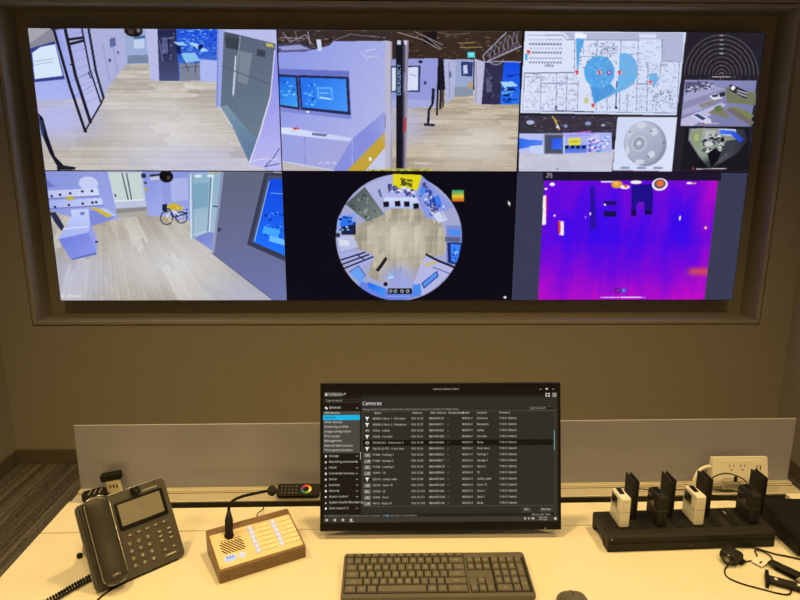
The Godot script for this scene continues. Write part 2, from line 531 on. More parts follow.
func paint_monitor() -> void:                       # units below: the program's window, 0 .. 960 by 0 .. 540
	cv.fill(Color("23211e"))
	box2(0, 0, 960, 38, "140e0b")
	box2(0, 38, 154, 540, "171310")
	box2(154, 48, 960, 508, "2b2a26")
	tx("Camera Station Client", 448, 18, 11, "d0c8b8")
	box2(5, 24, 78, 42, "4c4944"); tx("Configuration", 22, 38, 11, "e8e4da"); box2(9, 28, 17, 38, "d8d4cc"); tx("+", 86, 38, 16, "f0ece4")
	box2(6, 51, 150, 65, "5a564e"); box2(7, 52, 149, 64, "201c18"); tx("Type to search", 12, 62, 10, "c8c2b4")
	tx("Devices", 25, 92, 14, "f0ece4"); el(12, 86, 5, 4, "e8e4dc"); el(16, 90, 3, 3, "e8e4dc"); ln([136, 89, 139, 86, 142, 89], 1.6, "c0bab0")
	box2(0, 100, 150, 266, "484640")
	box2(0, 115, 150, 135, "12b4e4")
	var menu := ["Add devices", "Cameras", "Other devices", "Streaming profiles", "Image configuration", "PTZ presets", "Management", "External data sources", "Time synchronization"]
	for k in menu.size(): tx(menu[k], 5, 112.0 + k * 18.6, 12, "0a4a66" if k == 1 else "e6e2d8")
	var groups := ["Storage", "Recording and events", "Client", "Connected services", "Server", "Licenses", "Security", "Access control", "System Health Monitoring", "Smart search 2"]
	for k in groups.size():
		var y := 283.0 + k * 23.0
		tx(groups[k], 24, y, 12, "e6e0d4")
		if k % 3 == 0: box2(8, y - 9, 15, y, "e8e4da")
		elif k % 3 == 1: el(11, y - 4, 4, 4, "d8d4ca")
		else: fp([8, y, 11, y - 9, 15, y], "d8d4ca")
		ln([134, y - 6, 138, y - 3, 142, y - 6], 1.6, "c8c2b6")
	box2(151, 262, 153, 292, "d8d4ca")
	tx("Cameras", 160, 80, 20, "f4f2ec")
	tx("Manage the list of cameras: double-click a camera name to rename it, and edit its settings below.", 161, 97, 9, "b8b4aa")
	box2(160, 100, 956, 101, "6c6860"); box2(160, 100, 161, 479, "55524a"); box2(948, 100, 949, 479, "6c6860"); box2(160, 478, 949, 479, "6c6860")
	box2(840, 84, 948, 98, "67635a"); box2(841, 85, 947, 97, "1e1a16"); tx("Type to search", 845, 95, 10, "c8c4b8")
	var heads := [["Name", 202], ["Address", 358], ["MAC address", 432], ["Temperature", 504], ["Model", 561], ["Location", 622], ["Firmware", 712]]
	for h in heads: tx(h[0], h[1] + 6, 113, 11, "d8d4ca")
	var names := ["M3085-V Door 1 - Entrance", "M3085-V Door 2 - Reception", "P3265 - Lobby", "P3268 - Corridor", "M4308 PLE - Showroom 2", "Q6135 LE PTZ - Front door", "P1468 - Parking 1", "P1468 - Garage 2", "P1448 - Loading 3", "Q1961 - TE", "D2210 - Lobby radar", "D4100 - Siren 10", "Q1656 - LE", "S3008 - Store", "W110 - Body 14"]
	var places := ["Entrance", "Reception", "Lobby", "Corridor", "Show", "Front door", "Parking 1", "Garage 2", "Store 2", "TE", "Lobby radar", "Siren 10", "Store 1", "Desk 1", "Body"]
	for k in 15:
		var y := 135.0 + k * 24.1
		if k == 4: box2(161, y - 16, 946, y + 7, "120d0a")
		var ic := "dcd8ce" if k in [0, 1, 3, 5, 10] else "8a877e"
		if k in [0, 1, 3, 5, 10]: fp([171, y - 12, 188, y - 12, 181, y - 2, 181, y + 3, 177, y + 3, 177, y - 2], "f0ece4")
		elif k in [2, 4]: el(180, y - 5, 8, 7 if k == 4 else 5, "a8a49a"); el(180, y - 3, 4, 3, "55524a")
		else:
			box2(166, y - 13, 194, y + 4, "6c6a64"); box2(170, y - 6, 188, y + 1, ic); el(176 + (k * 5) % 12, y - 6, 5, 4, "b0aca2")
		tx(names[k], 202, y, 11, "dcd8ce")
		tx("10.0.12.%d" % (20 + k * 7), 358, y, 11, "e0dcd2"); tx("B8A44F%X" % (40000 + k * 977), 432, y, 11, "dcd8ce")
		tx("--", 506, y, 12, "dcd8ce"); tx("M30%d-V" % (45 + k), 567, y, 11, "dcd8ce"); tx(places[k], 628, y, 11, "dcd8ce"); tx("11.8.61 (latest)", 718, y, 11, "dcd8ce")
	box2(943, 178, 947, 258, "2f7c74"); box2(945, 184, 947, 258, "8aa8a0")
	box2(812, 485, 852, 505, "3a372f"); tx("Edit...", 820, 499, 11, "e0dcd2"); box2(880, 485, 946, 505, "3a372f"); tx("Remove", 890, 499, 11, "e0dcd2")
	box2(0, 508, 960, 522, "1e1a16"); tx("4/11/2024 10:01:16 PM  Connected to server as operator   Alarms and tasks: no active alarms", 6, 519, 9, "b8b2a6"); el(262, 515, 4, 4, "2ca8e0")
	tx("Alarms and Tasks", 850, 519, 10, "c8c2b4"); tx("^", 946, 521, 12, "c8c2b4")
	box2(0, 522, 960, 540, "38362f"); box2(0, 521, 960, 522, "50493e")
	for k in 4: el(15 + k * 33, 531, 5, 5, "c8c4b8")
	box2(106, 537, 126, 539, "c8c4b8")
	tx("10:01 PM", 880, 530, 8, "d8d4c8"); tx("4/11/2024", 880, 538, 8, "d8d4c8"); el(948, 531, 5, 5, "d8d4c8"); box2(820, 526, 828, 534, "b0aca0"); box2(836, 526, 842, 534, "b0aca0"); box2(850, 526, 862, 534, "b0aca0")
	for x in [886, 912, 938]: box2(x, 14, x + 7, 16, "c8c4ba")
	box2(911, 10, 920, 17, "c8c4ba")
	for i in 2:
		for j in 2: box2(910 + i * 11, 30 + j * 9, 917 + i * 11, 36 + j * 9, "d0ccc4")
	box2(938, 29, 956, 46, "8a8680")

# ---------------------------------------------------------------- the keyboard
func keyboard() -> void:
	var W := 0.427
	var D := 0.142
	var o := thing("keyboard", "full size dark grey keyboard lying before the monitor", "keyboard", Vector3(0.0515, DESK, 2.050), 0.004)
	var t := Transform3D(Basis(Vector3.RIGHT, deg_to_rad(4.5)), Vector3(0, 0.0115, 0))
	var st := new_st()
	add_extrude(st, rrect(W, D, 0.009), 0.012, 0.002)
	partx(o, "body", done(st), M.kb_body, t * Transform3D(Basis(Vector3.RIGHT, -PI / 2), Vector3.ZERO))
	var bed := new_st()
	var u0 := -W / 2 + 0.006
	var p := 0.01834
	add_cbox(bed, Vector3(u0 + 7.5 * p, 0.0062, -0.0050), Vector3(15 * p + 0.001, 0.0012, 0.1275), 0.0003)
	add_cbox(bed, Vector3(u0 + 18.9 * p + 0.0015, 0.0062, 0.0030), Vector3(7.3 * p + 0.003, 0.0012, 0.1115), 0.0003)
	partx(o, "key_bed", done(bed), M.key_bed, t)
	for s in [-1, 1]: partx(o, "foot", cbox(0.03, 0.009, 0.008, 0.001), M.key_bed, t * Transform3D(Basis.IDENTITY, Vector3(s * 0.17, -0.0085, -0.058)))
	var rows := [
		[-0.0612, 0.0115, "Esc F1 F2 F3 F4 F5 F6 F7 F8 F9 F10 F11 F12 Prt"],
		[-0.0418, 0.0192, "` 1 2 3 4 5 6 7 8 9 0 - = Bksp:2"],
		[-0.0194, 0.0192, "Tab:1.5 Q W E R T Y U I O P [ ] \\:1.5"],
		[0.0028, 0.0192, "Caps:1.75 A S D F G H J K L ; ' Enter:2.25"],
		[0.0250, 0.0192, "Shift:2.25 Z X C V B N M , . / Shift:2.75"],
		[0.0474, 0.0195, "Ctrl:1.5 Fn:1.25 Alt:1.25 _:6 Alt:1.25 Fn:1.25 Ctrl:2.5"]]
	for r in rows:
		var ks: PackedStringArray = r[2].split(" ")
		var x := u0
		var small: bool = r[1] < 0.015
		for k in ks:
			var a := k.split(":")
			var un := (15.0 / 14.0 if small else 1.0) if a.size() < 2 else float(a[1])
			key(o, t, x + un * p / 2, r[0], un * p - 0.0022, r[1] - 0.0005, a[0])
			x += un * p
	var nx := u0 + 15 * p + 0.0045
	var grid := [[0, 1, "Ins"], [1, 1, "Home"], [2, 1, "PgUp"], [0, 2, "Del"], [1, 2, "End"], [2, 2, "PgDn"], [1, 4, "^"], [0, 5, "<"], [1, 5, "v"], [2, 5, ">"]]
	for g in grid: key(o, t, nx + (g[0] + 0.5) * p, rows[g[1]][0], p - 0.0022, 0.0190, g[2])
	part_pad(o, t, nx, p, rows)
func part_pad(o: Node3D, t: Transform3D, nx: float, p: float, rows: Array) -> void:
	var st := new_st()
	add_cbox(st, Vector3(nx + 1.5 * p, 0.0068, rows[3][0]), Vector3(3 * p, 0.002, 0.0215), 0.0004)
	for s in [0.5, 2.5]: add_cbox(st, Vector3(nx + s * p, 0.0068, rows[4][0]), Vector3(p - 0.001, 0.002, 0.0222), 0.0004)
	partx(o, "arrow_surround", done(st), M.kb_body, t)
	var mxx := nx + 3 * p + 0.003
	var pad := [[0, 1, "Num"], [1, 1, "/"], [2, 1, "*"], [3, 1, "-"], [0, 2, "7"], [1, 2, "8"], [2, 2, "9"], [0, 3, "4"], [1, 3, "5"], [2, 3, "6"], [0, 4, "1"], [1, 4, "2"], [2, 4, "3"], [2, 5, "."]]
	for g in pad: key(o, t, mxx + (g[0] + 0.5) * p, rows[g[1]][0], p - 0.0022, 0.0190, g[2])
	key(o, t, mxx + p, rows[5][0], 2 * p - 0.0022, 0.0190, "0")
	key(o, t, mxx + 3.5 * p, (rows[2][0] + rows[3][0]) / 2, p - 0.0022, 0.0412, "+")
	key(o, t, mxx + 3.5 * p, (rows[4][0] + rows[5][0]) / 2, p - 0.0022, 0.0412, "Enter")
func key(o: Node3D, t: Transform3D, x: float, z: float, w: float, d: float, text: String) -> void:
	var id := "key %.4f %.4f" % [w, d]
	if not cache.has(id):
		var st := new_st()
		var a := w / 2
		var b := d / 2
		var c := 0.0016
		var lo := [Vector3(-a, 0, -b), Vector3(-a, 0, b), Vector3(a, 0, b), Vector3(a, 0, -b)]
		var hi := [Vector3(-a + c, 0.0034, -b + c * 0.6), Vector3(-a + c, 0.003, b - c), Vector3(a - c, 0.003, b - c), Vector3(a - c, 0.0034, -b + c * 0.6)]
		quad(st, hi[0], hi[1], hi[2], hi[3])
		for k in 4: quad(st, lo[k], lo[(k + 1) % 4], hi[(k + 1) % 4], hi[k])
		cache[id] = done(st)
	var kk := partx(o, "key", cache[id], M.key, t * Transform3D(Basis.IDENTITY, Vector3(x, 0.0066, z)))
	if text != "_":
		var h := 0.0075 if text.length() == 1 else 0.0048
		lettering(kk, "legend", text, h, M.legend, Transform3D(Basis(Vector3.RIGHT, -PI / 2), Vector3(0, 0.0034, 0)), 0.0002)

# ---------------------------------------------------------------- the mouse
func mouse() -> void:
	var o := thing("computer_mouse", "small dark grey wireless mouse lying right of the keyboard", "mouse", Vector3(0.340, DESK, 2.157), 0.04)
	var st := new_st(true)
	var n := 24
	var rings := []
	for i in 13:
		var f := float(i) / 12.0
		var s := sin(f * PI / 2)                       # height share
		var q := cos(f * PI / 2)
		var ring := []
		for k in n:
			var a := TAU * k / n
			var ca := signf(cos(a)) * pow(absf(cos(a)), 0.62)
			var sa := signf(sin(a)) * pow(absf(sin(a)), 0.62)
			var r := pow(q, 0.55)
			var zz := sa * 0.052 * r
			ring.append(Vector3(ca * 0.0335 * r * (1.0 - 0.08 * sa), 0.002 + s * (0.031 + 0.006 * clampf(zz / 0.05, -1, 1)), zz))
		rings.append(ring)
	for i in 12:
		for k in n:
			var j := (k + 1) % n
			quad(st, rings[i][j], rings[i][k], rings[i + 1][k], rings[i + 1][j])
	part(o, "body", done(st), M.kb_body)
	part(o, "scroll_wheel", lathe([Vector2(0.0, -0.003), Vector2(0.008, -0.003), Vector2(0.009, 0.0), Vector2(0.008, 0.003), Vector2(0.0, 0.003)], 16), M.black, Vector3(0, 0.0175, -0.034), Basis(Vector3.BACK, PI / 2))
	part(o, "button_seam", cbox(0.0012, 0.001, 0.03, 0.0003), M.black, Vector3(0, 0.0305, -0.012), Basis(Vector3.RIGHT, deg_to_rad(4)))

# ---------------------------------------------------------------- the desk phone
func handset_mesh() -> ArrayMesh:                     # lies along y from 0 to 0.2, its back towards +z
	var st := new_st(true)
	var n := 20
	var m := 26
	var rings := []
	for i in m + 1:
		var f := float(i) / m
		var e := minf(f, 1.0 - f)
		var r := 1.0 if e > 0.08 else pow(maxf(0.0, 1.0 - pow(1.0 - e / 0.08, 2.4)), 0.42)
		var w := (0.0262 - 0.0022 * sin(PI * f)) * maxf(r, 0.02)
		var h := 0.0155 + 0.0045 * pow(cos(PI * f), 2.0)
		var ring := []
		for k in n:
			var a := TAU * k / n
			ring.append(Vector3(signf(cos(a)) * pow(absf(cos(a)), 0.6) * w, f * 0.2, h / 2 + signf(sin(a)) * pow(absf(sin(a)), 0.7) * h / 2 * (0.55 + 0.45 * maxf(r, 0.02)) + 0.003 * sin(PI * f)))
		rings.append(ring)
	for i in m:
		for k in n:
			var j := (k + 1) % n
			quad(st, rings[i][k], rings[i][j], rings[i + 1][j], rings[i + 1][k])
	for k in range(1, n - 1):
		tri(st, rings[0][0], rings[0][k + 1], rings[0][k])
		tri(st, rings[m][0], rings[m][k], rings[m][k + 1])
	return done(st)
func phone() -> void:
	var o := thing("desk_phone", "dark grey video desk phone with handset and wide display tilted on its stand", "phone", Vector3(-0.687, DESK, 2.082), deg_to_rad(41.918))
	var t := Transform3D(Basis(Vector3.RIGHT, deg_to_rad(-31)), Vector3(0, 0.0065, 0))
	var F := func(u: float, v: float, z := 0.0) -> Transform3D: return t * Transform3D(Basis.IDENTITY, Vector3(u, v, z))
	partx(o, "body", slab(0.204, 0.195, 0.012, 0.011, 0.0025), M.graphite, F.call(0.087, 0.0965, -0.0055))
	partx(o, "silver_edge", slab(0.2062, 0.1972, 0.0130, 0.0016, 0.0004), M.silver, F.call(0.087, 0.0965, -0.0070))
	partx(o, "back_shell", cbox(0.17, 0.15, 0.022, 0.006), M.charcoal, F.call(0.087, 0.108, -0.021))
	# cradle and handset at the left side
	partx(o, "cradle", slab(0.060, 0.190, 0.010, 0.008, 0.002), M.charcoal, F.call(0.022, 0.098, 0.003))
	var hs := partx(o, "handset", handset_mesh(), M.charcoal, F.call(0.0262, 0.0015, 0.008))
	var rim := PackedVector3Array()
	for q in rrect(0.0528, 0.1965, 0.020, 8): rim.append(Vector3(q.x, q.y + 0.1, 0.0085))
	rim.append(rim[0])
	part(hs, "silver_rim", tube(rim, 0.0013, 6), M.silver)
	lettering(hs, "logo", "( HD )", 0.006, M.print, Transform3D(Basis.IDENTITY, Vector3(0, 0.022, 0.0232)))
	# display
	partx(o, "display_frame", slab(0.114, 0.066, 0.006, 0.003, 0.001), M.black_gloss, F.call(0.1205, 0.1385, 0.001))
	partx(o, "display_screen", slab(0.099, 0.050, 0.002, 0.001, 0.0002), M.lcd, F.call(0.1197, 0.1402, 0.0024))
	var cm := partx(o, "camera", cbox(0.019, 0.018, 0.016, 0.002), M.black, F.call(0.116, 0.184, 0.003))
	part(cm, "lens", lathe([Vector2(0.0, 0.0015), Vector2(0.003, 0.001), Vector2(0.0045, 0.002), Vector2(0.0055, 0.0), Vector2(0.0055, -0.002)], 16), M.black_gloss, Vector3(0, 0, 0.0085), Basis(Vector3.RIGHT, PI / 2))
	lettering(o, "lettering", "GRANDSTREAM", 0.0052, M.print, F.call(0.150, 0.178, 0.0006))
	# keys
	var kb := slab(0.0125, 0.0085, 0.004, 0.003, 0.001)
	var ks := slab(0.0115, 0.0065, 0.003, 0.0026, 0.0009)
	var digits := ["1", "2", "3", "4", "5", "6", "7", "8", "9", "*", "0", "#"]
	for k in 12:
		var c := k % 3
		var r := k / 3
		var b := partx(o, "key", kb, M.key, F.call(0.0748 + 0.0208 * c, 0.0725 - 0.0170 * r, 0.001))
		lettering(b, "legend", digits[k], 0.0088, M.print, Transform3D(Basis.IDENTITY, Vector3(0, 0, 0.0016)))
	for k in 5:
		var b := partx(o, "soft_key", ks, M.key, F.call(0.0805 + 0.02 * k, 0.0912 + 0.0003 * k, 0.001))
		part(b, "mark", cbox(0.005, 0.0014, 0.0004, 0.0001), M.print, Vector3(0, 0, 0.0014))
	for r in 3:
		for c in 2:
			var b := partx(o, "function_key", ks, M.key, F.call(0.1445 + 0.0228 * c, 0.0738 - 0.0108 * r, 0.001))
			part(b, "mark", cbox(0.0055, 0.0016, 0.0004, 0.0001), M.print, Vector3(0, 0, 0.0014))
	for c in 2:
		var b := partx(o, "function_key", ks, M.key, F.call(0.1463 + 0.0212 * c, 0.0305, 0.001))
		part(b, "mark", cbox(0.0045, 0.0014, 0.0004, 0.0001), M.print, Vector3(0, 0, 0.0014))
	var sb := partx(o, "speaker_key", slab(0.036, 0.0075, 0.0035, 0.003, 0.001), M.key, F.call(0.1566, 0.0162, 0.001))
	part(sb, "mark", cbox(0.022, 0.002, 0.0004, 0.0001), M.print, Vector3(0, 0, 0.0016))
	# stand
	part(o, "stand", extrude(PackedVector2Array([Vector2(0.0, 0.0), Vector2(0.185, 0.0), Vector2(0.185, 0.012), Vector2(0.098, 0.135), Vector2(0.085, 0.128), Vector2(0.150, 0.014), Vector2(0.02, 0.012)]), 0.16, 0.001), M.charcoal, Vector3(0.09, 0.0, 0), Basis(Vector3.UP, PI / 2))
	part(o, "stand_foot", lathe([Vector2(0.0, 0.0), Vector2(0.006, 0.0), Vector2(0.007, 0.004), Vector2(0.006, 0.009), Vector2(0.0, 0.010)], 16), M.black, Vector3(0.0, 0.0, -0.172))
	# cords
	var inv := o.transform.affine_inverse()
	var path := smooth_path([Vector3(-0.700, 0.7425, 2.000), Vector3(-0.728, 0.7385, 2.028), Vector3(-0.757, 0.7385, 2.068), Vector3(-0.79, 0.7385, 2.118), Vector3(-0.83, 0.7385, 2.16), Vector3(-0.90, 0.7385, 2.20)], 40)
	var coil := PackedVector3Array()
	var ang := 0.0
	for k in path.size() - 1:
		var dir := (path[k + 1] - path[k])
		var sd := dir.cross(Vector3.UP).normalized()
		var up := sd.cross(dir.normalized())
		var steps := maxi(1, int(dir.length() / 0.00042))
		for i in steps:
			ang += dir.length() / steps * TAU / 0.0062
			coil.append(inv * (path[k] + dir * i / steps + (sd * cos(ang) + up * sin(ang)) * 0.0058))
	part(o, "coiled_cord", tube(coil, 0.0021, 5), M.black)
	var line := smooth_path([Vector3(-0.655, 0.733, 2.045), Vector3(-0.674, 0.7325, 2.073), Vector3(-0.688, 0.7325, 2.10), Vector3(-0.70, 0.7325, 2.15), Vector3(-0.74, 0.7325, 2.22)], 8)
	for k in line.size(): line[k] = inv * line[k]
	part(o, "line_cord", tube(line, 0.0018, 6), M.black)

# ---------------------------------------------------------------- the intercom console
func intercom() -> void:
	var W := 0.206
	var o := thing("intercom_console", "wooden intercom console with brass panel, lit buttons and gooseneck microphone", "intercom", Vector3(-0.439, DESK, 2.056), deg_to_rad(27.81))
	part(o, "case", extrude(PackedVector2Array([Vector2(0, 0), Vector2(0.131, 0), Vector2(0.131, 0.0605), Vector2(0, 0.0295)]), W, 0.0012), M.wood, Vector3(W / 2, 0, 0), Basis(Vector3.UP, PI / 2))
	var t := Transform3D(Basis(Vector3.RIGHT, deg_to_rad(-76.7)), Vector3(0, 0.030, 0))
	var F := func(u: float, v: float, z := 0.0) -> Transform3D: return t * Transform3D(Basis.IDENTITY, Vector3(u, v, z))
	var pn := partx(o, "panel", slab(0.198, 0.107, 0.002, 0.002, 0.0004), M.brass, F.call(W / 2, 0.0595, 0.0))
	for c in [[-0.094, -0.049], [0.094, -0.049], [-0.094, 0.049], [0.094, 0.049]]:
		part(pn, "screw", lathe([Vector2(0.0, -0.001), Vector2(0.002, -0.001), Vector2(0.0018, 0.0008), Vector2(0.0, 0.001)], 10), M.silver, Vector3(c[0], c[1], 0.001), Basis(Vector3.RIGHT, PI / 2))
	var gc := Vector2(0.0465, 0.0625)                  # slanted slots cut off by a rectangle
	for k in 9:
		var off := (k - 4) * 0.0078
		var lo := maxf(-0.0185, (-0.027 - off) * 1.25)
		var hi := minf(0.0185, (0.027 - off) * 1.25)
		if hi - lo < 0.006: continue
		var pa := Vector2(off + hi / 1.25, -hi)
		var pb := Vector2(off + lo / 1.25, -lo)
		var mid := gc + (pa + pb) / 2
		partx(o, "grille_slot", slab((pa - pb).length(), 0.0030, 0.0012, 0.0008, 0.0002), M.black, F.call(mid.x, mid.y, 0.0010) * Transform3D(Basis(Vector3.BACK, (pa - pb).angle()), Vector3.ZERO))
	partx(o, "grille_line", cbox(0.052, 0.0018, 0.0008, 0.0002), M.wood, F.call(0.047, 0.0850, 0.0012))
	var tb := partx(o, "talk_button", slab(0.027, 0.014, 0.005, 0.005, 0.001), M.lit_blue, F.call(0.033, 0.0285, 0.0025))
	for k in 3: part(tb, "printed_mark", cbox(0.0032, 0.0050, 0.0002, 0.00005), M.blue_print, Vector3(-0.006 + 0.006 * k, 0, 0.0026))
	partx(o, "round_button", lathe([Vector2(0.0068, 0.0), Vector2(0.0068, 0.003), Vector2(0.0055, 0.0045), Vector2(0.0, 0.0045)], 20), M.lit_button, F.call(0.0605, 0.0285, 0.0005) * Transform3D(Basis(Vector3.RIGHT, PI / 2), Vector3.ZERO))
	for c in 2:
		var cu := 0.0985 + 0.0572 * c
		partx(o, "button_strip", slab(0.0115, 0.088, 0.003, 0.001, 0.0003), M.lilac, F.call(cu, 0.0632, 0.0012))
		for r in 6:
			var v := 0.1000 - 0.0147 * r
			partx(o, "call_button", slab(0.0086, 0.0092, 0.002, 0.005, 0.001), M.lit_button, F.call(cu, v, 0.0025))
			var lb := partx(o, "label_strip", slab(0.036, 0.0096, 0.003, 0.0040, 0.0016), M.plate, F.call(cu + 0.0275, v, 0.0016))
			part(lb, "printed_line", cbox(0.012, 0.0007, 0.0002, 0.00005), M.wood, Vector3(-0.006, 0, 0.0020))
	# microphone
	var b: Vector3 = (F.call(0.047, 0.0965, 0.001) as Transform3D).origin
	part(o, "microphone_socket", lathe([Vector2(0.0115, -0.002), Vector2(0.0115, 0.003), Vector2(0.009, 0.005), Vector2(0.0, 0.005)], 20), M.black, b, Basis(Vector3.RIGHT, deg_to_rad(13.3)))
	var inv := o.transform.affine_inverse()
	var top := inv * Vector3(-0.4435, 0.838, 1.932)
	var hd := (top - b).normalized()
	var hb := Basis(Quaternion(Vector3.UP, hd))
	var hl := (top - b).length()
	part(o, "microphone_handle", lathe([Vector2(0.0, 0.0), Vector2(0.0098, 0.0), Vector2(0.0098, hl * 0.62), Vector2(0.0074, hl * 0.78), Vector2(0.0042, hl), Vector2(0.0, hl)], 18), M.dark, b, hb)
	var neck := smooth_path([top - hd * 0.004, inv * Vector3(-0.4428, 0.846, 1.93), inv * Vector3(-0.436, 0.858, 1.922), inv * Vector3(-0.418, 0.8605, 1.906), inv * Vector3(-0.392, 0.856, 1.884), inv * Vector3(-0.366, 0.850, 1.862)], 8)
	part(o, "gooseneck", tube(neck, 0.0037, 8), M.black)
	part(o, "foam_windscreen", lathe([Vector2(0.0, -0.0135), Vector2(0.007, -0.0115), Vector2(0.0118, -0.006), Vector2(0.0133, 0.0), Vector2(0.0118, 0.006), Vector2(0.007, 0.0115), Vector2(0.0, 0.0135)], 20), M.foam, inv * Vector3(-0.3535, 0.8455, 1.852))
	var w := smooth_path([Vector3(-0.400, 0.742, 1.868), Vector3(-0.4, 0.742, 1.83), Vector3(-0.406, 0.748, 1.80), Vector3(-0.398, 0.744, 1.775), Vector3(-0.400, 0.736, 1.75), Vector3(-0.403, 0.7325, 1.738)], 6)
	for k in w.size(): w[k] = inv * w[k]
	part(o, "power_wire", tube(w, 0.0014, 6), M.black)

# ---------------------------------------------------------------- the camera dock and its body cameras
func dock() -> void:
	var W := 0.424
	var turn := deg_to_rad(2.4)
	var at := Vector3(0.479, DESK, 1.951)
	var o := thing("camera_dock", "long black charging dock holding four body cameras upright", "dock", at, turn)
	part(o, "base", extrude(PackedVector2Array([Vector2(0, 0.0), Vector2(0.03, 0.0), Vector2(0.042, 0.016), Vector2(0.088, 0.016), Vector2(0.094, 0.0), Vector2(0.106, 0.0), Vector2(0.109, 0.040), Vector2(0.104, 0.0465), Vector2(0.008, 0.0425), Vector2(0.001, 0.0365)]), W, 0.0015), M.dark, Vector3(W / 2, 0, 0), Basis(Vector3.UP, PI / 2))
	part(o, "front_line", cbox(W - 0.004, 0.0012, 0.0012, 0.0003), M.black, Vector3(W / 2, 0.022, 0.0004))
	lettering(o, "lettering", "AXIS", 0.0085, M.key, Transform3D(Basis.IDENTITY, Vector3(0.208, 0.0115, 0.0008)))
	part(o, "status_light", cbox(0.0022, 0.0016, 0.001, 0.0002), M.led, Vector3(0.008, 0.0345, 0.0002))
	for k in 8:
		var sl := part(o, "bay", cbox(0.024, 0.001, 0.072, 0.0003), M.black, Vector3(0.0515 + 0.0478 * k, 0.0452, -0.062), Basis(Vector3.RIGHT, deg_to_rad(2.4)))
		part(sl, "contact_strip", cbox(0.006, 0.0006, 0.012, 0.0002), M.silver, Vector3(0, 0.0006, -0.02))
	var list := [[0, true, "white body camera in the dock bay at its open end"], [2, false, "black body camera docked between the two white cameras"], [4, true, "white body camera docked between two black cameras"], [7, false, "black body camera docked beside the flat black box"]]
	for l in list:
		var x: float = 0.0390 + 0.0478 * l[0]
		# each bay in use has an upright double plate behind the camera
		var pl := new_st()
		for s in [0.0, 0.011]: add_cbox(pl, Vector3(x + 0.0455 + s, 0.097, -0.092), Vector3(0.005, 0.106, 0.050), 0.001)
		add_cbox(pl, Vector3(x + 0.051, 0.094, -0.092), Vector3(0.007, 0.098, 0.044), 0.001)
		part(o, "upright_plate", done(pl), M.dark)
		body_camera(at + Basis(Vector3.UP, turn) * Vector3(x, 0.0460, -0.033), turn, l[1], l[2])
func body_camera(at: Vector3, turn: float, white: bool, label: String) -> void:
	var o := thing("body_camera", label, "camera", at, turn, "body cameras in the dock")
	var m: Material = M.white if white else M.dark
	# back .. front: its wide face looks to the left, its narrow side to the viewer
	part(o, "body", extrude(PackedVector2Array([Vector2(0.0, 0.0), Vector2(0.062, 0.0), Vector2(0.062, 0.066), Vector2(0.058, 0.074), Vector2(0.004, 0.078), Vector2(0.0, 0.074)]), 0.0245, 0.0022), m, Vector3(0.01225, 0, 0), Basis(Vector3.UP, PI / 2))
	part(o, "top_window", cbox(0.013, 0.0012, 0.034, 0.0004), M.black_gloss, Vector3(0.0125, 0.0768, -0.036), Basis(Vector3.RIGHT, deg_to_rad(4.2)))
	part(o, "lens_window", cbox(0.0012, 0.026, 0.034, 0.0004), M.black_gloss, Vector3(-0.0002, 0.054, -0.040))
	part(o, "side_line", cbox(0.0012, 0.0012, 0.05, 0.0003), M.key, Vector3(-0.0001, 0.036, -0.032))
	part(o, "button", cbox(0.014, 0.018, 0.0014, 0.0005), m, Vector3(0.0125, 0.054, 0.0004))
	part(o, "seam", cbox(0.022, 0.0008, 0.0008, 0.0002), M.key, Vector3(0.0125, 0.040, 0.0001))

# ---------------------------------------------------------------- the power outlet on the rail
func outlet() -> void:
	var o := thing("power_outlet_box", "white slanted power outlet box clamped on the desk rail before the divider", "outlet", Vector3(0.959, DESK - 0.0015, 1.672), YAW)
	var w := 0.163
	var prof := PackedVector2Array([Vector2(0.0, 0.036), Vector2(0.028, 0.030), Vector2(0.036, 0.034), Vector2(0.030, 0.098), Vector2(0.019, 0.1005)])
	part(o, "body", extrude(prof, w, 0.002), M.white, Vector3.ZERO, Basis(Vector3.UP, PI / 2))
	var t := Transform3D(Basis(Vector3.RIGHT, deg_to_rad(-16.4)), Vector3(0, 0.068, -0.0092))
	var F := func(u: float, v: float) -> Transform3D: return t * Transform3D(Basis.IDENTITY, Vector3(u, v, 0.0))
	partx(o, "face_plate", slab(0.115, 0.052, 0.002, 0.002, 0.0005), M.white, F.call(0.004, 0.0))
	for x in [-0.026, 0.006]:
		for c in [[-0.006, 0.006, 0.002, 0.007], [0.006, 0.006, 0.002, 0.007], [0.0, -0.006, 0.004, 0.004]]:
			partx(o, "socket_hole", cbox(c[2], c[3], 0.0008, 0.0002), M.black, F.call(x + c[0], c[1] + 0.004) * Transform3D(Basis.IDENTITY, Vector3(0, 0, 0.001)))
	for x in [0.048, 0.058]:
		partx(o, "usb_port", cbox(0.003, 0.013, 0.0008, 0.0002), M.black, F.call(x, 0.004) * Transform3D(Basis.IDENTITY, Vector3(0, 0, 0.001)))
	part(o, "clamp", cbox(0.05, 0.032, 0.018, 0.002), M.silver, Vector3(-0.02, 0.017, -0.012))
	var inv := o.transform.affine_inverse()
	var p := smooth_path([Vector3(0.885, 0.797, 1.652), Vector3(0.866, 0.799, 1.652), Vector3(0.845, 0.789, 1.655), Vector3(0.831, 0.768, 1.66), Vector3(0.827, 0.745, 1.665), Vector3(0.826, 0.737, 1.672)], 8)
	for k in p.size(): p[k] = inv * p[k]
	part(o, "white_cable", tube(p, 0.0052, 10), M.white)

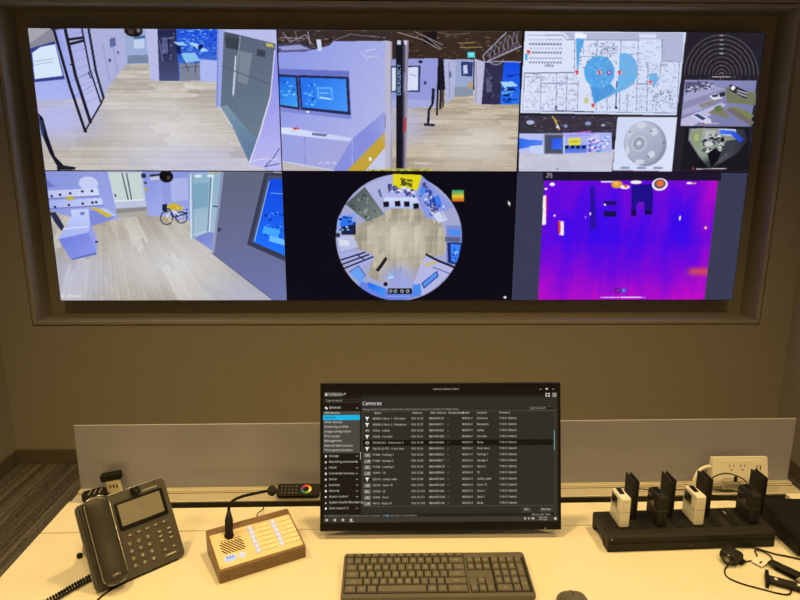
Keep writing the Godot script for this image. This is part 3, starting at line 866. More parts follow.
# ---------------------------------------------------------------- the small things
func flat_path(pts: Array, r: float, mat: Material, called: String, label: String) -> void:
	var p := smooth_path(pts, 8)
	var o := part(self, numbered(called), tube(p, r, 6), mat)
	tag(o, label, "cable")
func small_things() -> void:
	var y := DESK
	# flat black box beside the dock
	var b := thing("electronics_box", "flat black electronics box standing past the end of the dock", "box", Vector3(1.03, y, 1.885), YAW)
	part(b, "case", cbox(0.20, 0.046, 0.185, 0.004), M.black, Vector3(0, 0.027, 0))
	part(b, "top_panel", cbox(0.18, 0.0012, 0.165, 0.0004), M.black, Vector3(0, 0.0502, 0))
	for s in [[-0.08, -0.07], [0.08, -0.07], [-0.08, 0.07], [0.08, 0.07]]:
		part(b, "foot", lathe([Vector2(0.0, 0.0), Vector2(0.007, 0.0), Vector2(0.008, 0.005), Vector2(0.0, 0.005)], 12), M.black, Vector3(s[0], 0, s[1]))
	part(b, "front_line", cbox(0.19, 0.0012, 0.0012, 0.0003), M.black, Vector3(0, 0.03, 0.0925))
	for k in 4: part(b, "vent", cbox(0.0012, 0.004, 0.02, 0.0003), M.black, Vector3(-0.1, 0.03, -0.06 + 0.035 * k))
	# wired camera sensor before the dock
	var c := thing("camera_sensor", "small black wired camera sensor lying in front of the dock", "camera", Vector3(0.763, y, 1.989), deg_to_rad(35))
	part(c, "body", slab(0.040, 0.024, 0.009, 0.040, 0.006), M.dark, Vector3(0, 0.016, 0))
	part(c, "lens", lathe([Vector2(0.0, 0.004), Vector2(0.006, 0.003), Vector2(0.010, 0.006), Vector2(0.0125, 0.004), Vector2(0.0125, -0.002)], 18), M.black_gloss, Vector3(-0.021, 0.015, 0.002), Basis(Vector3.BACK, PI / 2))
	part(c, "glass", lathe([Vector2(0.0, 0.0015), Vector2(0.0058, 0.0)], 16), M.lcd, Vector3(-0.0245, 0.015, 0.002), Basis(Vector3.BACK, PI / 2))
	part(c, "clip", cbox(0.02, 0.006, 0.052, 0.001), M.black, Vector3(0.012, 0.005, 0))
	var wp := smooth_path([Vector3(0.772, y + 0.012, 1.972), Vector3(0.808, y + 0.010, 1.943), Vector3(0.85, y + 0.003, 1.944), Vector3(0.884, y + 0.003, 1.967), Vector3(0.905, y + 0.003, 1.975), Vector3(0.94, y + 0.003, 1.99), Vector3(1.0, y + 0.003, 2.0)], 8)
	var inv := c.transform.affine_inverse()
	for k in wp.size(): wp[k] = inv * wp[k]
	part(c, "cable", tube(wp, 0.0018, 6), M.black)
	flat_path([Vector3(0.755, y + 0.008, 2.004), Vector3(0.742, y + 0.003, 2.012), Vector3(0.729, y + 0.002, 2.026), Vector3(0.723, y + 0.002, 2.05), Vector3(0.744, y + 0.002, 2.073), Vector3(0.779, y + 0.002, 2.092), Vector3(0.812, y + 0.002, 2.108), Vector3(0.832, y + 0.003, 2.108), Vector3(0.843, y + 0.007, 2.09)], 0.0017, M.black, "looped_cable", "thin black cable looping over the desk before the sensor")
	flat_path([Vector3(0.778, y + 0.006, 2.001), Vector3(0.803, y + 0.002, 1.993), Vector3(0.829, y + 0.002, 1.985), Vector3(0.838, y + 0.003, 1.968), Vector3(0.842, y + 0.004, 1.953), Vector3(0.856, y + 0.004, 1.957), Vector3(0.868, y + 0.003, 1.975), Vector3(0.858, y + 0.003, 2.0), Vector3(0.845, y + 0.008, 2.018)], 0.0016, M.black, "curled_cable", "thin black cable curling from the sensor round a white tag")
	var tg := thing("cable_tag", "small white paper tag lying among the black cables", "tag", Vector3(0.829, y, 1.999), deg_to_rad(30))
	part(tg, "paper", cbox(0.034, 0.0008, 0.026, 0.0002), M.white, Vector3(0, 0.0062, 0), Basis(Vector3.BACK, 0.08))
	part(tg, "printed_mark", cbox(0.010, 0.0002, 0.004, 0.00005), M.black, Vector3(-0.004, 0.0068, 0.003), Basis(Vector3.BACK, 0.08))
	# mounting clips
	var m := thing("mounting_clip", "black T shaped camera mounting clip with metal studs on the desk", "clip", Vector3(0.832, y, 2.080), deg_to_rad(-28))
	part(m, "bar", cbox(0.075, 0.010, 0.022, 0.002), M.dark, Vector3(0.008, 0.009, 0))
	part(m, "cross_plate", cbox(0.007, 0.016, 0.050, 0.001), M.black, Vector3(-0.031, 0.009, 0))
	for x in [-0.014, 0.03]: part(m, "stud", lathe([Vector2(0.0, -0.002), Vector2(0.005, -0.002), Vector2(0.005, 0.001), Vector2(0.003, 0.0025), Vector2(0.0, 0.0025)], 14), M.silver, Vector3(x, 0.0155, 0.002))
	part(m, "end_block", cbox(0.020, 0.018, 0.028, 0.002), M.black, Vector3(0.046, 0.0095, 0))
	var m2 := thing("belt_clip", "slim black spring clip lying askew behind the T shaped clip", "clip", Vector3(0.868, y, 2.042), deg_to_rad(-58))
	part(m2, "arm", cbox(0.070, 0.007, 0.020, 0.002), M.dark, Vector3(-0.008, 0.013, 0), Basis(Vector3.BACK, 0.06))
	part(m2, "back_plate", cbox(0.056, 0.004, 0.018, 0.001), M.black, Vector3(0, 0.004, 0))
	part(m2, "hinge", lathe([Vector2(0.0, -0.009), Vector2(0.004, -0.009), Vector2(0.004, 0.009), Vector2(0.0, 0.009)], 12), M.silver, Vector3(0.026, 0.008, 0), Basis(Vector3.RIGHT, PI / 2))
	# cables round the outlet
	flat_path([Vector3(0.845, 0.776, 1.70), Vector3(0.868, 0.796, 1.70), Vector3(0.896, 0.8035, 1.70), Vector3(0.924, 0.797, 1.70), Vector3(0.952, 0.782, 1.70), Vector3(0.967, 0.758, 1.705), Vector3(0.972, 0.737, 1.712)], 0.0018, M.black, "arched_cable", "thin black cable arching in front of the outlet box")
	var pg := thing("usb_plug", "small black plug hanging on the cable before the outlet box", "plug", Vector3(0.925, 0.78, 1.701), 0.0)
	part(pg, "grip", cbox(0.008, 0.015, 0.007, 0.001), M.black, Vector3(0, 0.006, 0))
	part(pg, "tip", cbox(0.005, 0.006, 0.003, 0.0005), M.silver, Vector3(0, -0.004, 0))
	flat_path([Vector3(0.62, y + 0.007, 1.655), Vector3(0.70, y + 0.003, 1.662), Vector3(0.79, y + 0.003, 1.664), Vector3(0.86, y + 0.003, 1.656), Vector3(0.92, y + 0.003, 1.672), Vector3(0.962, y + 0.003, 1.662)], 0.0016, M.black, "rail_cable", "thin black cable lying along the rail below the outlet box")
	flat_path([Vector3(0.86, y + 0.008, 1.702), Vector3(0.898, y + 0.004, 1.713), Vector3(0.94, y + 0.002, 1.742), Vector3(0.90, y + 0.002, 1.775), Vector3(0.893, y + 0.002, 1.80), Vector3(0.885, y + 0.003, 1.832)], 0.0016, M.black, "dock_cable", "thin black cable running from the rail to behind the dock")
	flat_path([Vector3(0.97, y + 0.007, 1.702), Vector3(1.024, y + 0.005, 1.706), Vector3(1.058, y + 0.002, 1.712), Vector3(1.085, y + 0.002, 1.733), Vector3(1.09, y + 0.003, 1.785)], 0.0018, M.black, "box_cable", "thin black cable leading from the rail to the flat box")
	# remote control with a colour ring
	var r := thing("remote_control", "black remote control with a rainbow colour ring lying on the rail", "remote", Vector3(-0.314, y, 1.680), YAW)
	var t := Transform3D(Basis(Vector3.RIGHT, deg_to_rad(22)), Vector3(0, 0.017, 0))
	partx(r, "body", slab(0.122, 0.044, 0.008, 0.009, 0.002), M.black, t * Transform3D(Basis(Vector3.RIGHT, -PI / 2), Vector3.ZERO))
	var ring := partx(r, "colour_ring", lathe([Vector2(0.008, 0.0), Vector2(0.008, 0.001), Vector2(0.0155, 0.001), Vector2(0.0155, 0.0)], 24), M.black, t * Transform3D(Basis.IDENTITY, Vector3(0.022, 0.0045, 0)))
	var hues := ["e8c820", "d85020", "c02828", "703090", "2060b0", "209050", "70b030", "f0e8d0"]
	for k in 8:
		var poly := PackedVector2Array()
		for i in 5: poly.append(Vector2.from_angle(TAU * (k + i / 4.0) / 8) * 0.0152)
		for i in 5: poly.append(Vector2.from_angle(TAU * (k + 1 - i / 4.0) / 8) * 0.0085)
		part(ring, "segment", extrude(poly, 0.0008), plain(Color(hues[k]), 0.4), Vector3(0, 0.0013, 0), Basis(Vector3.RIGHT, -PI / 2))
	for i in 5:
		for j in 3: partx(r, "button", slab(0.0045, 0.0032, 0.0015, 0.0012, 0.0003), M.key, t * Transform3D(Basis(Vector3.RIGHT, -PI / 2), Vector3(-0.047 + 0.0105 * i, 0.005, -0.011 + 0.011 * j)))
	# handheld unit and capped device behind the phone
	var h := thing("handheld_remote", "small black remote with silver keys lying on the rail behind the phone", "remote", Vector3(-0.885, y, 1.69), deg_to_rad(32))
	part(h, "body", slab(0.066, 0.038, 0.014, 0.018, 0.005), M.black, Vector3(0, 0.0135, 0), Basis(Vector3.RIGHT, -PI / 2 + 0.15))
	for k in 3: part(h, "silver_key", cbox(0.0025, 0.0012, 0.022, 0.0003), M.silver, Vector3(-0.012 + 0.014 * k, 0.0232, 0), Basis(Vector3.RIGHT, 0.15) * Basis(Vector3.UP, -0.5))
	var g := thing("desk_gadget", "small desk gadget with wide black cap on a clear block behind the phone", "gadget", Vector3(-0.838, y - 0.0045, 1.660), deg_to_rad(8))
	var lean := Basis(Vector3.BACK, deg_to_rad(8))
	part(g, "foot", cbox(0.044, 0.006, 0.03, 0.001), M.black, Vector3(0, 0.0075, 0))
	part(g, "clear_block", cbox(0.036, 0.046, 0.016, 0.002), M.clear, Vector3(-0.004, 0.031, 0), lean)
	part(g, "cap", cbox(0.056, 0.022, 0.022, 0.003), M.black, Vector3(-0.009, 0.0595, 0), lean)
	for k in 3: part(g, "printed_mark", cbox(0.004, 0.010, 0.0004, 0.0001), M.dark, Vector3(-0.012 + 0.009 * k, 0.032, 0.0083), lean)
# ---------------------------------------------------------------- pictures shown on the screens (flat print only)
var cv: Image
var glyphs := {}
func inv_h(c: String) -> Color: return Color.html(c)
func spans(p: Array) -> Array:
	var n := p.size() / 2
	var y0 := 1e9
	var y1 := -1e9
	for k in n:
		y0 = minf(y0, p[2 * k + 1]); y1 = maxf(y1, p[2 * k + 1])
	var out := []
	var w := cv.get_width()
	for y in range(maxi(0, int(ceil(y0 - 0.5))), mini(cv.get_height() - 1, int(floor(y1 - 0.5))) + 1):
		var yc := y + 0.5
		var xs := []
		for k in n:
			var j := (k + 1) % n
			var ya: float = p[2 * k + 1]
			var yb: float = p[2 * j + 1]
			if (ya <= yc) != (yb <= yc):
				var xa: float = p[2 * k]
				xs.append(xa + (yc - ya) / (yb - ya) * (p[2 * j] - xa))
		xs.sort()
		for k in range(0, xs.size() - 1, 2):
			var a := maxi(0, roundi(xs[k]))
			var b := mini(w, roundi(xs[k + 1]))
			if b > a: out.append([y, a, b])
	return out
func fp(p: Array, c: String) -> void:
	var col := inv_h(c)
	for s in spans(p): cv.fill_rect(Rect2i(s[1], s[0], s[2] - s[1], 1), col)
func fg(p: Array, c1: String, c2: String, q: Array) -> void:
	var a := inv_h(c1)
	var b := inv_h(c2)
	var d := Vector2(q[2] - q[0], q[3] - q[1])
	var l := maxf(d.length_squared(), 1.0)
	for s in spans(p):
		for x in range(s[1], s[2]):
			cv.set_pixel(x, s[0], a.lerp(b, clampf(((x - q[0]) * d.x + (s[0] - q[1]) * d.y) / l, 0.0, 1.0)))
func ln(p: Array, w: float, c: String) -> void:
	for k in range(0, p.size() - 3, 2):
		var a := Vector2(p[k], p[k + 1])
		var b := Vector2(p[k + 2], p[k + 3])
		var n := (b - a).orthogonal().normalized() * w * 0.5
		if absf(b.y - a.y) < 0.6 and w < 1.6: n = Vector2(0, 0.8)
		var e := (b - a).normalized() * w * 0.25
		a -= e; b += e
		fp([a.x + n.x, a.y + n.y, b.x + n.x, b.y + n.y, b.x - n.x, b.y - n.y, a.x - n.x, a.y - n.y], c)
func el(x: float, y: float, rx: float, ry: float, c: String) -> void:
	var p := []
	for k in 24: p.append_array([x + rx * cos(k * TAU / 24), y + ry * sin(k * TAU / 24)])
	fp(p, c)
func specks(p: Array, n: int, sd: int, w: float, h: float, cs: Array) -> void:
	var ss := spans(p)
	if ss.is_empty(): return
	var r := RandomNumberGenerator.new()
	r.seed = sd
	for k in n:
		var s: Array = ss[r.randi() % ss.size()]
		var ww := maxi(1, roundi(w * r.randf_range(0.4, 1.3)))
		cv.fill_rect(Rect2i(r.randi_range(s[1], maxi(s[1], s[2] - ww)), s[0], ww, maxi(1, roundi(h * r.randf_range(0.5, 1.3)))), inv_h(cs[r.randi() % cs.size()]))
func hash2(a: int, b: int) -> float:
	return float(((a * 73856093) ^ (b * 19349663) ^ 0x5bd1e995) & 0xffff) / 65535.0
func planks(p: Array, c1: String, c2: String, vx: float, vy: float, ang: float, wd: float, lg: float) -> void:
	var a := inv_h(c1)
	var b := inv_h(c2)
	var ca := cos(deg_to_rad(ang))
	var sa := sin(deg_to_rad(ang))
	var flat := vx < -3000.0
	for s in spans(p):
		var dz := 90000.0 / maxf(s[0] - vy, 8.0)
		for x in range(s[1], s[2]):
			var lx := (x - vx) * dz / 300.0
			var lz := dz
			if flat: lx = s[0] * 3.0; lz = x * 3.0
			var u := lx * ca - lz * sa
			var v := lx * sa + lz * ca
			var bi := int(floor(v / wd))
			var f := v / wd - bi
			var j := int(floor((u + hash2(bi, 7) * lg) / lg))
			var t := hash2(bi, j + 3) * 0.55 + hash2(int(u * 0.05), int(v * 0.8)) * 0.4
			if f < 0.09: t += 0.3
			cv.set_pixel(x, s[0], a.lerp(b, minf(t, 1.2)))
func heat(p: Array) -> void:
	var nz := FastNoiseLite.new()
	nz.seed = 5; nz.frequency = 0.006
	var bright := Color("c40ac4")
	var deep := Color("3a06ea")
	var mid := Color("7a06d8")
	var ss := spans(p)
	var h := ss.size()
	for i in h:
		var s: Array = ss[i]
		var v := float(i) / h
		for x in range(s[1], s[2]):
			var u: float = float(x - s[1]) / (s[2] - s[1])
			var t := 0.0
			if v < 0.5: t = 0.42 - 0.55 * v
			else: t = 0.16 + (v - 0.5) * 1.35
			t += 0.5 * maxf(0.0, u - 0.84) / 0.16 * (1.0 - 0.5 * v) + 0.35 * maxf(0.0, 0.1 - u) * 10.0 * absf(v - 0.3) + 0.22 * nz.get_noise_2d(x * 2.5, i) + 0.08 * nz.get_noise_2d(x * 9.0, 0)
			t -= 0.22 * exp(-pow((u - 0.33) / 0.12, 2.0) - pow((v - 0.28) / 0.3, 2.0)) + 0.2 * exp(-pow((u - 0.8) / 0.07, 2.0) - pow((v - 0.35) / 0.2, 2.0))
			var col := deep.lerp(mid, clampf(t * 2.0, 0, 1)) if t < 0.5 else mid.lerp(bright, clampf(t * 2.0 - 1.0, 0, 1))
			if u > 0.86 and v > 0.7 and v < 0.81: col = col.lerp(Color("e06038"), 0.8 * minf(1.0, (u - 0.86) / 0.05) * (1.0 - absf(v - 0.755) / 0.055))
			cv.set_pixel(x, s[0], col)
func outside(x: float, y: float, rx: float, ry: float, c: String) -> void:
	var col := inv_h(c)
	for j in cv.get_height():
		var q := 1.0 - pow((j + 0.5 - y) / ry, 2.0)
		var hw := int(rx * sqrt(q)) if q > 0.0 else 0
		cv.fill_rect(Rect2i(0, j, maxi(0, int(x) - hw), 1), col)
		cv.fill_rect(Rect2i(int(x) + hw, j, cv.get_width(), 1), col)
func glyph(ch: String, px: int) -> Array:
	var key := ch + str(px)
	if glyphs.has(key): return glyphs[key]
	var tm := TextMesh.new()
	tm.font = sans; tm.text = ch; tm.font_size = 64; tm.pixel_size = px / 64.0; tm.depth = 0.0; tm.curve_step = 4.0
	tm.horizontal_alignment = HORIZONTAL_ALIGNMENT_LEFT; tm.vertical_alignment = VERTICAL_ALIGNMENT_BOTTOM
	var adv := sans.get_string_size(ch, HORIZONTAL_ALIGNMENT_LEFT, -1, 64).x * px / 64.0
	var dots := {}
	if tm.get_surface_count() > 0 and ch != " ":
		var a: PackedVector3Array = tm.surface_get_arrays(0)[Mesh.ARRAY_VERTEX]
		for k in range(0, a.size() - 2, 3):
			var t := [a[k], a[k + 1], a[k + 2]]
			var lo := Vector2(minf(t[0].x, minf(t[1].x, t[2].x)), minf(t[0].y, minf(t[1].y, t[2].y)))
			var hi := Vector2(maxf(t[0].x, maxf(t[1].x, t[2].x)), maxf(t[0].y, maxf(t[1].y, t[2].y)))
			for y in range(int(floor(lo.y * 3)), int(ceil(hi.y * 3)) + 1):
				for x in range(int(floor(lo.x * 3)), int(ceil(hi.x * 3)) + 1):
					var q := Vector2((x + 0.5) / 3.0, (y + 0.5) / 3.0)
					if Geometry2D.point_is_inside_triangle(q, Vector2(t[0].x, t[0].y), Vector2(t[1].x, t[1].y), Vector2(t[2].x, t[2].y)):
						dots[Vector2i(x, y)] = true
	var cover := {}
	for d in dots:
		var c := Vector2i(floori(d.x / 3.0), floori(d.y / 3.0))
		cover[c] = cover.get(c, 0.0) + 1.0 / 9.0
	glyphs[key] = [cover, adv]
	return glyphs[key]
func tx(text: String, x: float, y: float, h: float, c: String, rot := 0) -> void:
	var col := inv_h(c)
	for ch in text:
		var g := glyph(ch, int(h))
		for d in g[0]:
			var px: int = int(x) + (d.x if rot == 0 else -d.y)
			var py: int = int(y) - (d.y if rot == 0 else d.x)
			if rot != 0: px = int(x) - d.y + int(h * 0.8)
			if px >= 0 and py >= 0 and px < cv.get_width() and py < cv.get_height():
				cv.set_pixel(px, py, cv.get_pixel(px, py).lerp(col, minf(1.0, g[0][d] * 1.15)))
		if rot == 0: x += g[1]
		else: y -= g[1]
func canvas(w: int, h: int) -> void:
	cv = Image.create(w, h, false, Image.FORMAT_RGB8)
func soft(x: float, y: float, rx: float, ry: float, c: String, a: float) -> void:
	var col := inv_h(c)
	for j in range(maxi(0, int(y - ry)), mini(cv.get_height(), int(y + ry))):
		for i in range(maxi(0, int(x - rx)), mini(cv.get_width(), int(x + rx))):
			var q := pow((i - x) / rx, 2.0) + pow((j - y) / ry, 2.0)
			if q < 1.0: cv.set_pixel(i, j, cv.get_pixel(i, j).lerp(col, a * (1.0 - q) * (1.0 - q)))
func sensor_grain(sd: int, amount: float, contrast := 1.0) -> void:   # noise and contrast of the camera picture
	var r := RandomNumberGenerator.new()
	r.seed = 900 + sd
	for j in range(0, cv.get_height(), 2):
		for i in range(0, cv.get_width(), 3):
			var k := r.randf_range(-amount, amount) * 2.0
			for b in 2:
				for a in 3:
					if i + a < cv.get_width() and j + b < cv.get_height():
						var c := cv.get_pixel(i + a, j + b)
						cv.set_pixel(i + a, j + b, Color(pow(clampf(c.r + k, 0, 1), contrast), pow(clampf(c.g + k, 0, 1), contrast), pow(clampf(c.b + k, 0, 1), contrast * 0.97)))
func paint_corridor() -> void:
	planks([-2.7,-5.6,643.9,-11.2,627.3,361.7,-23.1,364.1],"e2ded6","aea69c",292,4,0,14,260)
	soft(49,223,176,101,"c4c8f6",0.9)
	soft(303,255,226,115,"e9e9ee",0.55)
	soft(420,342,348,83,"c9cdf4",0.5)
	fg([-5.9,-5.5,157.9,-7,175.5,171.7,-3.1,179.3],"a8b0ee","b9c2f4",[22.7,0.4,0.4,178])
	fp([-5.9,-5.5,69.4,-6.2,68.2,36.1,0.5,51.7],"9a9aa6")
	fp([-5.9,-5.5,66.7,-6.2,19.6,25.3,-3,37.9],"b4b2ba")
	fp([-0.5,49.2,64.9,31.1,80.3,124.6,-0.6,132.9],"4b4f9a")
	fp([3.4,59.8,27,45.2,65.3,38.6,75.9,116.3,1.7,125.2],"dcecfb")
	ln([5.9,81.9,56.4,73.9],1,"8a90b0")
	ln([8.2,89.5,53.5,81.5],1,"8a90b0")
	fg([79.2,-6.3,157.9,-7,169.1,182.2,129.6,236.1],"b4b8ea","c4c8ee",[81,6.1,135.3,170.7])
	ln([89.4,18.5,143.3,6.8],1.2,"9ea4d4")
	ln([92.2,39.7,145.7,26.7],1.2,"9ea4d4")
	ln([95,61,148.1,46.7],1.2,"9ea4d4")
	ln([97.8,82.5,150.6,66.9],1.2,"9ea4d4")
	ln([100.7,104,153,87.1],1.2,"9ea4d4")
	ln([103.5,125.8,155.5,107.5],1.2,"9ea4d4")
	ln([106.4,147.6,158,127.9],1.2,"9ea4d4")
	ln([109.3,169.5,160.5,148.5],1.2,"9ea4d4")
	ln([112.2,191.6,163,169.2],1.2,"9ea4d4")
	ln([92.8,132.2,163,99.8],1.5,"8d93c4")
	ln([95,170.9,166.3,131.7],1.5,"8d93c4")
	fp([155.9,-7,250,-7.8,245.5,87.7,195.4,141.2,176.9,171.7],"b9bde0")
	ln([188.2,36.4,197.1,131.5],2,"9a9fc8")
	ln([212.6,17.4,219.4,108.9],2,"9a9fc8")
	fp([206.6,25,221.5,21.1,222.1,41.1,207,46.3],"6f7aa8")
	el(202.6,77.2,3.3,4.5,"5a6090")
	el(225.7,58.1,2.7,3.8,"5a6090")
	fp([248,-7.8,310.6,-8.3,302.4,84.7,245.5,87.7],"a9bbdc")
	fp([251.6,64.8,304.3,63.2,302.5,83.5,247,85.2],"8898b0")
	fp([270.1,23.2,296.6,23,295.8,46.8,266.5,48.3],"cad8f0")
	fp([270.6,18.2,299.9,15.4,299.3,22.9,269.9,25.7],"5d7fae")
	el(270.6,4.5,23.8,15.0,"2c221e")
	el(263.7,7.0,7.9,5.6,"5b4a44")
	el(283.8,4.4,5.3,4.4,"8a7c80")
	fp([300.7,-8.2,340.3,-8.6,328.8,128,304.7,126.9],"c3c7ea")
	ln([65.5,-1.2,91.7,141.9,119.1,257.3],7,"2a2730")
	ln([95,-1.5,109.3,116.1,135.3,232.8],8,"2c2a36")
	ln([138.3,-1.8,148.3,99.9,168.8,184.8],4,"33303c")
	ln([155.4,-2,163.7,106.1,176.9,171.7],6,"33303c")
	ln([60.6,1.3,144.6,-5.6],5,"2a2730")
	ln([99.6,27.1,139.7,21.8],6,"2a2730")
	ln([100.9,38.4,140.2,29.3],6,"2a2730")
	ln([119.3,256,168.7,186.1,177,170.4],4,"33303c")
	ln([107.9,87.5,97.7,88.8],3,"33303c")
	ln([143.7,106.3,148.6,122.2],3,"3a3744")
	el(119.8,257.3,4.8,3.3,"2a2730")
	el(135.9,233.4,4.1,3.3,"2a2730")
	fp([0.1,211.9,11,222.3,18.5,271.1,31.2,323.3,55.2,351.6,39.2,359.8,18.4,316.6,4,267.2],"23222e")
	fp([-0.4,227,8.5,231.5,10.5,269.8,2.5,268.5],"3c4870")
	fp([34.1,344.9,82.7,351.4,81.9,358.2,32.3,359.8],"2a2a38")
	fg([333.2,-8.5,382.1,-8.9,380.7,127.7,326.9,128.1],"34345a","5b6388",[353.8,-2.5,343.1,127.3])
	fp([343.8,22.6,358.6,19.9,358.1,58.9,339.2,61.6],"6c7298")
	ln([335.3,28.9,340.4,79.4],2,"8890b4")
	ln([358.9,16.2,356.9,72.9],2,"20203a")
	specks([337.4,3.9,379.8,3.5,379.7,72.7,334.3,73.1],30,3,5,4,["262646","4a4f78","8088b0"])
	fg([380.8,-8.9,492,-9.9,483.1,127,379.4,127.7],"2d62e6","4b7bd8",[433.7,-9.4,427.3,78.7])
	specks([381.9,-6.4,489.2,-7.4,484,71.9,381,72.7],90,4,7,2.4,["69b4f5","1b44c0","9fd4fb","142f86"])
	fp([371,31.1,396.1,32.2,408.8,39.6,383.6,39.8],"a9d4f6")
	fp([407.4,32.1,430.5,34.4,463.9,53.1,445.7,54.5],"b7dcf6")
	fp([388.7,58.7,426.2,57.1,438.1,77.4,400.3,82.7],"9cccf2")
	fp([377,38.6,390.1,41,388.7,60,378,60.1],"1c2c66")
	fp([434.1,40.7,446.4,35.5,447,45.6,435.9,52],"1a2a70")
	fp([382.8,84.1,437.8,82.4,434.6,127.3,380.7,127.7],"8f96a6")
	ln([397.2,78.9,405.3,104.4],2,"45507c")
	ln([427.3,78.7,422.6,107.5],2,"45507c")
	ln([385.9,94.9,435.8,91.4],2,"60688c")
	fp([437.1,72.3,486.4,75.7,482.9,130.9,434.5,128.6],"b9c4f2")
	ln([438.4,73.5,486.4,77],2,"8f9ad8")
	fp([487.6,-3.6,510,-1.3,484.3,193.3,471.9,196],"a9b4ea")
	ln([489.8,2.6,474.9,191.4],2,"7f8ad0")
	fp([492,-9.9,646.1,-11.3,643.9,39,545,13.4,505.6,4.9],"c4c8ec")
	fg([504.3,5,545,13.4,636,34,624.4,141.5,571.9,291.2,484.3,193.3],"6c7888","7f909e",[511.6,14.9,577.6,287.1])
	fp([506.2,16.2,544.5,22.2,541.5,51.2,507.1,45.1],"4c545e")
	fp([509.4,8.7,542.3,13.4,541.9,20.9,506.3,14.9],"565e6a")
	fp([588.6,47,609.8,51.9,607.6,68.4,586.4,63.5],"4f5666")
	fp([542.8,52.4,575.9,58.5,558.3,135.5,533,129.2],"8b98a4")
	ln([546.2,15.9,519.9,166.9],2.2,"a8b8c8")
	ln([531.3,65.2,518.9,161.7],3.2,"dfe8f4")
	ln([493.5,91,619.3,135.1],2,"5f6c7c")
	fg([484.3,193.3,501,188,576.6,280.4,551.3,338.7,512.7,242],"8ea4b4","6f8aa8",[500.6,194.5,561.6,327.8])
	ln([477.6,192,512.6,243.3],2.5,"cfe0ee")
	ln([512.6,243.3,552.7,338.7],2,"9fb0c8")
	fp([610.7,32.9,628,34.1,633,42.9,614.3,41.7],"cfc36c")
	fg([637.4,34,657.5,33.8,643.2,368.5,549.8,341.5,585.8,260.3,617.7,167.6],"a2a2ee","c6c4f4",[600.5,103,609.6,341.2])
	ln([633.9,51.7,617.7,167.6,585.8,260.3,552.7,338.7],2.5,"ececfc")
	ln([593.9,349.5,617.2,327.6,636.4,300.4],2,"54568e")
	ln([593.9,349.5,634,341.1],2,"54568e")
	ln([552.9,336,596.3,327.6,630.9,330.9],2,"e6e6fa")

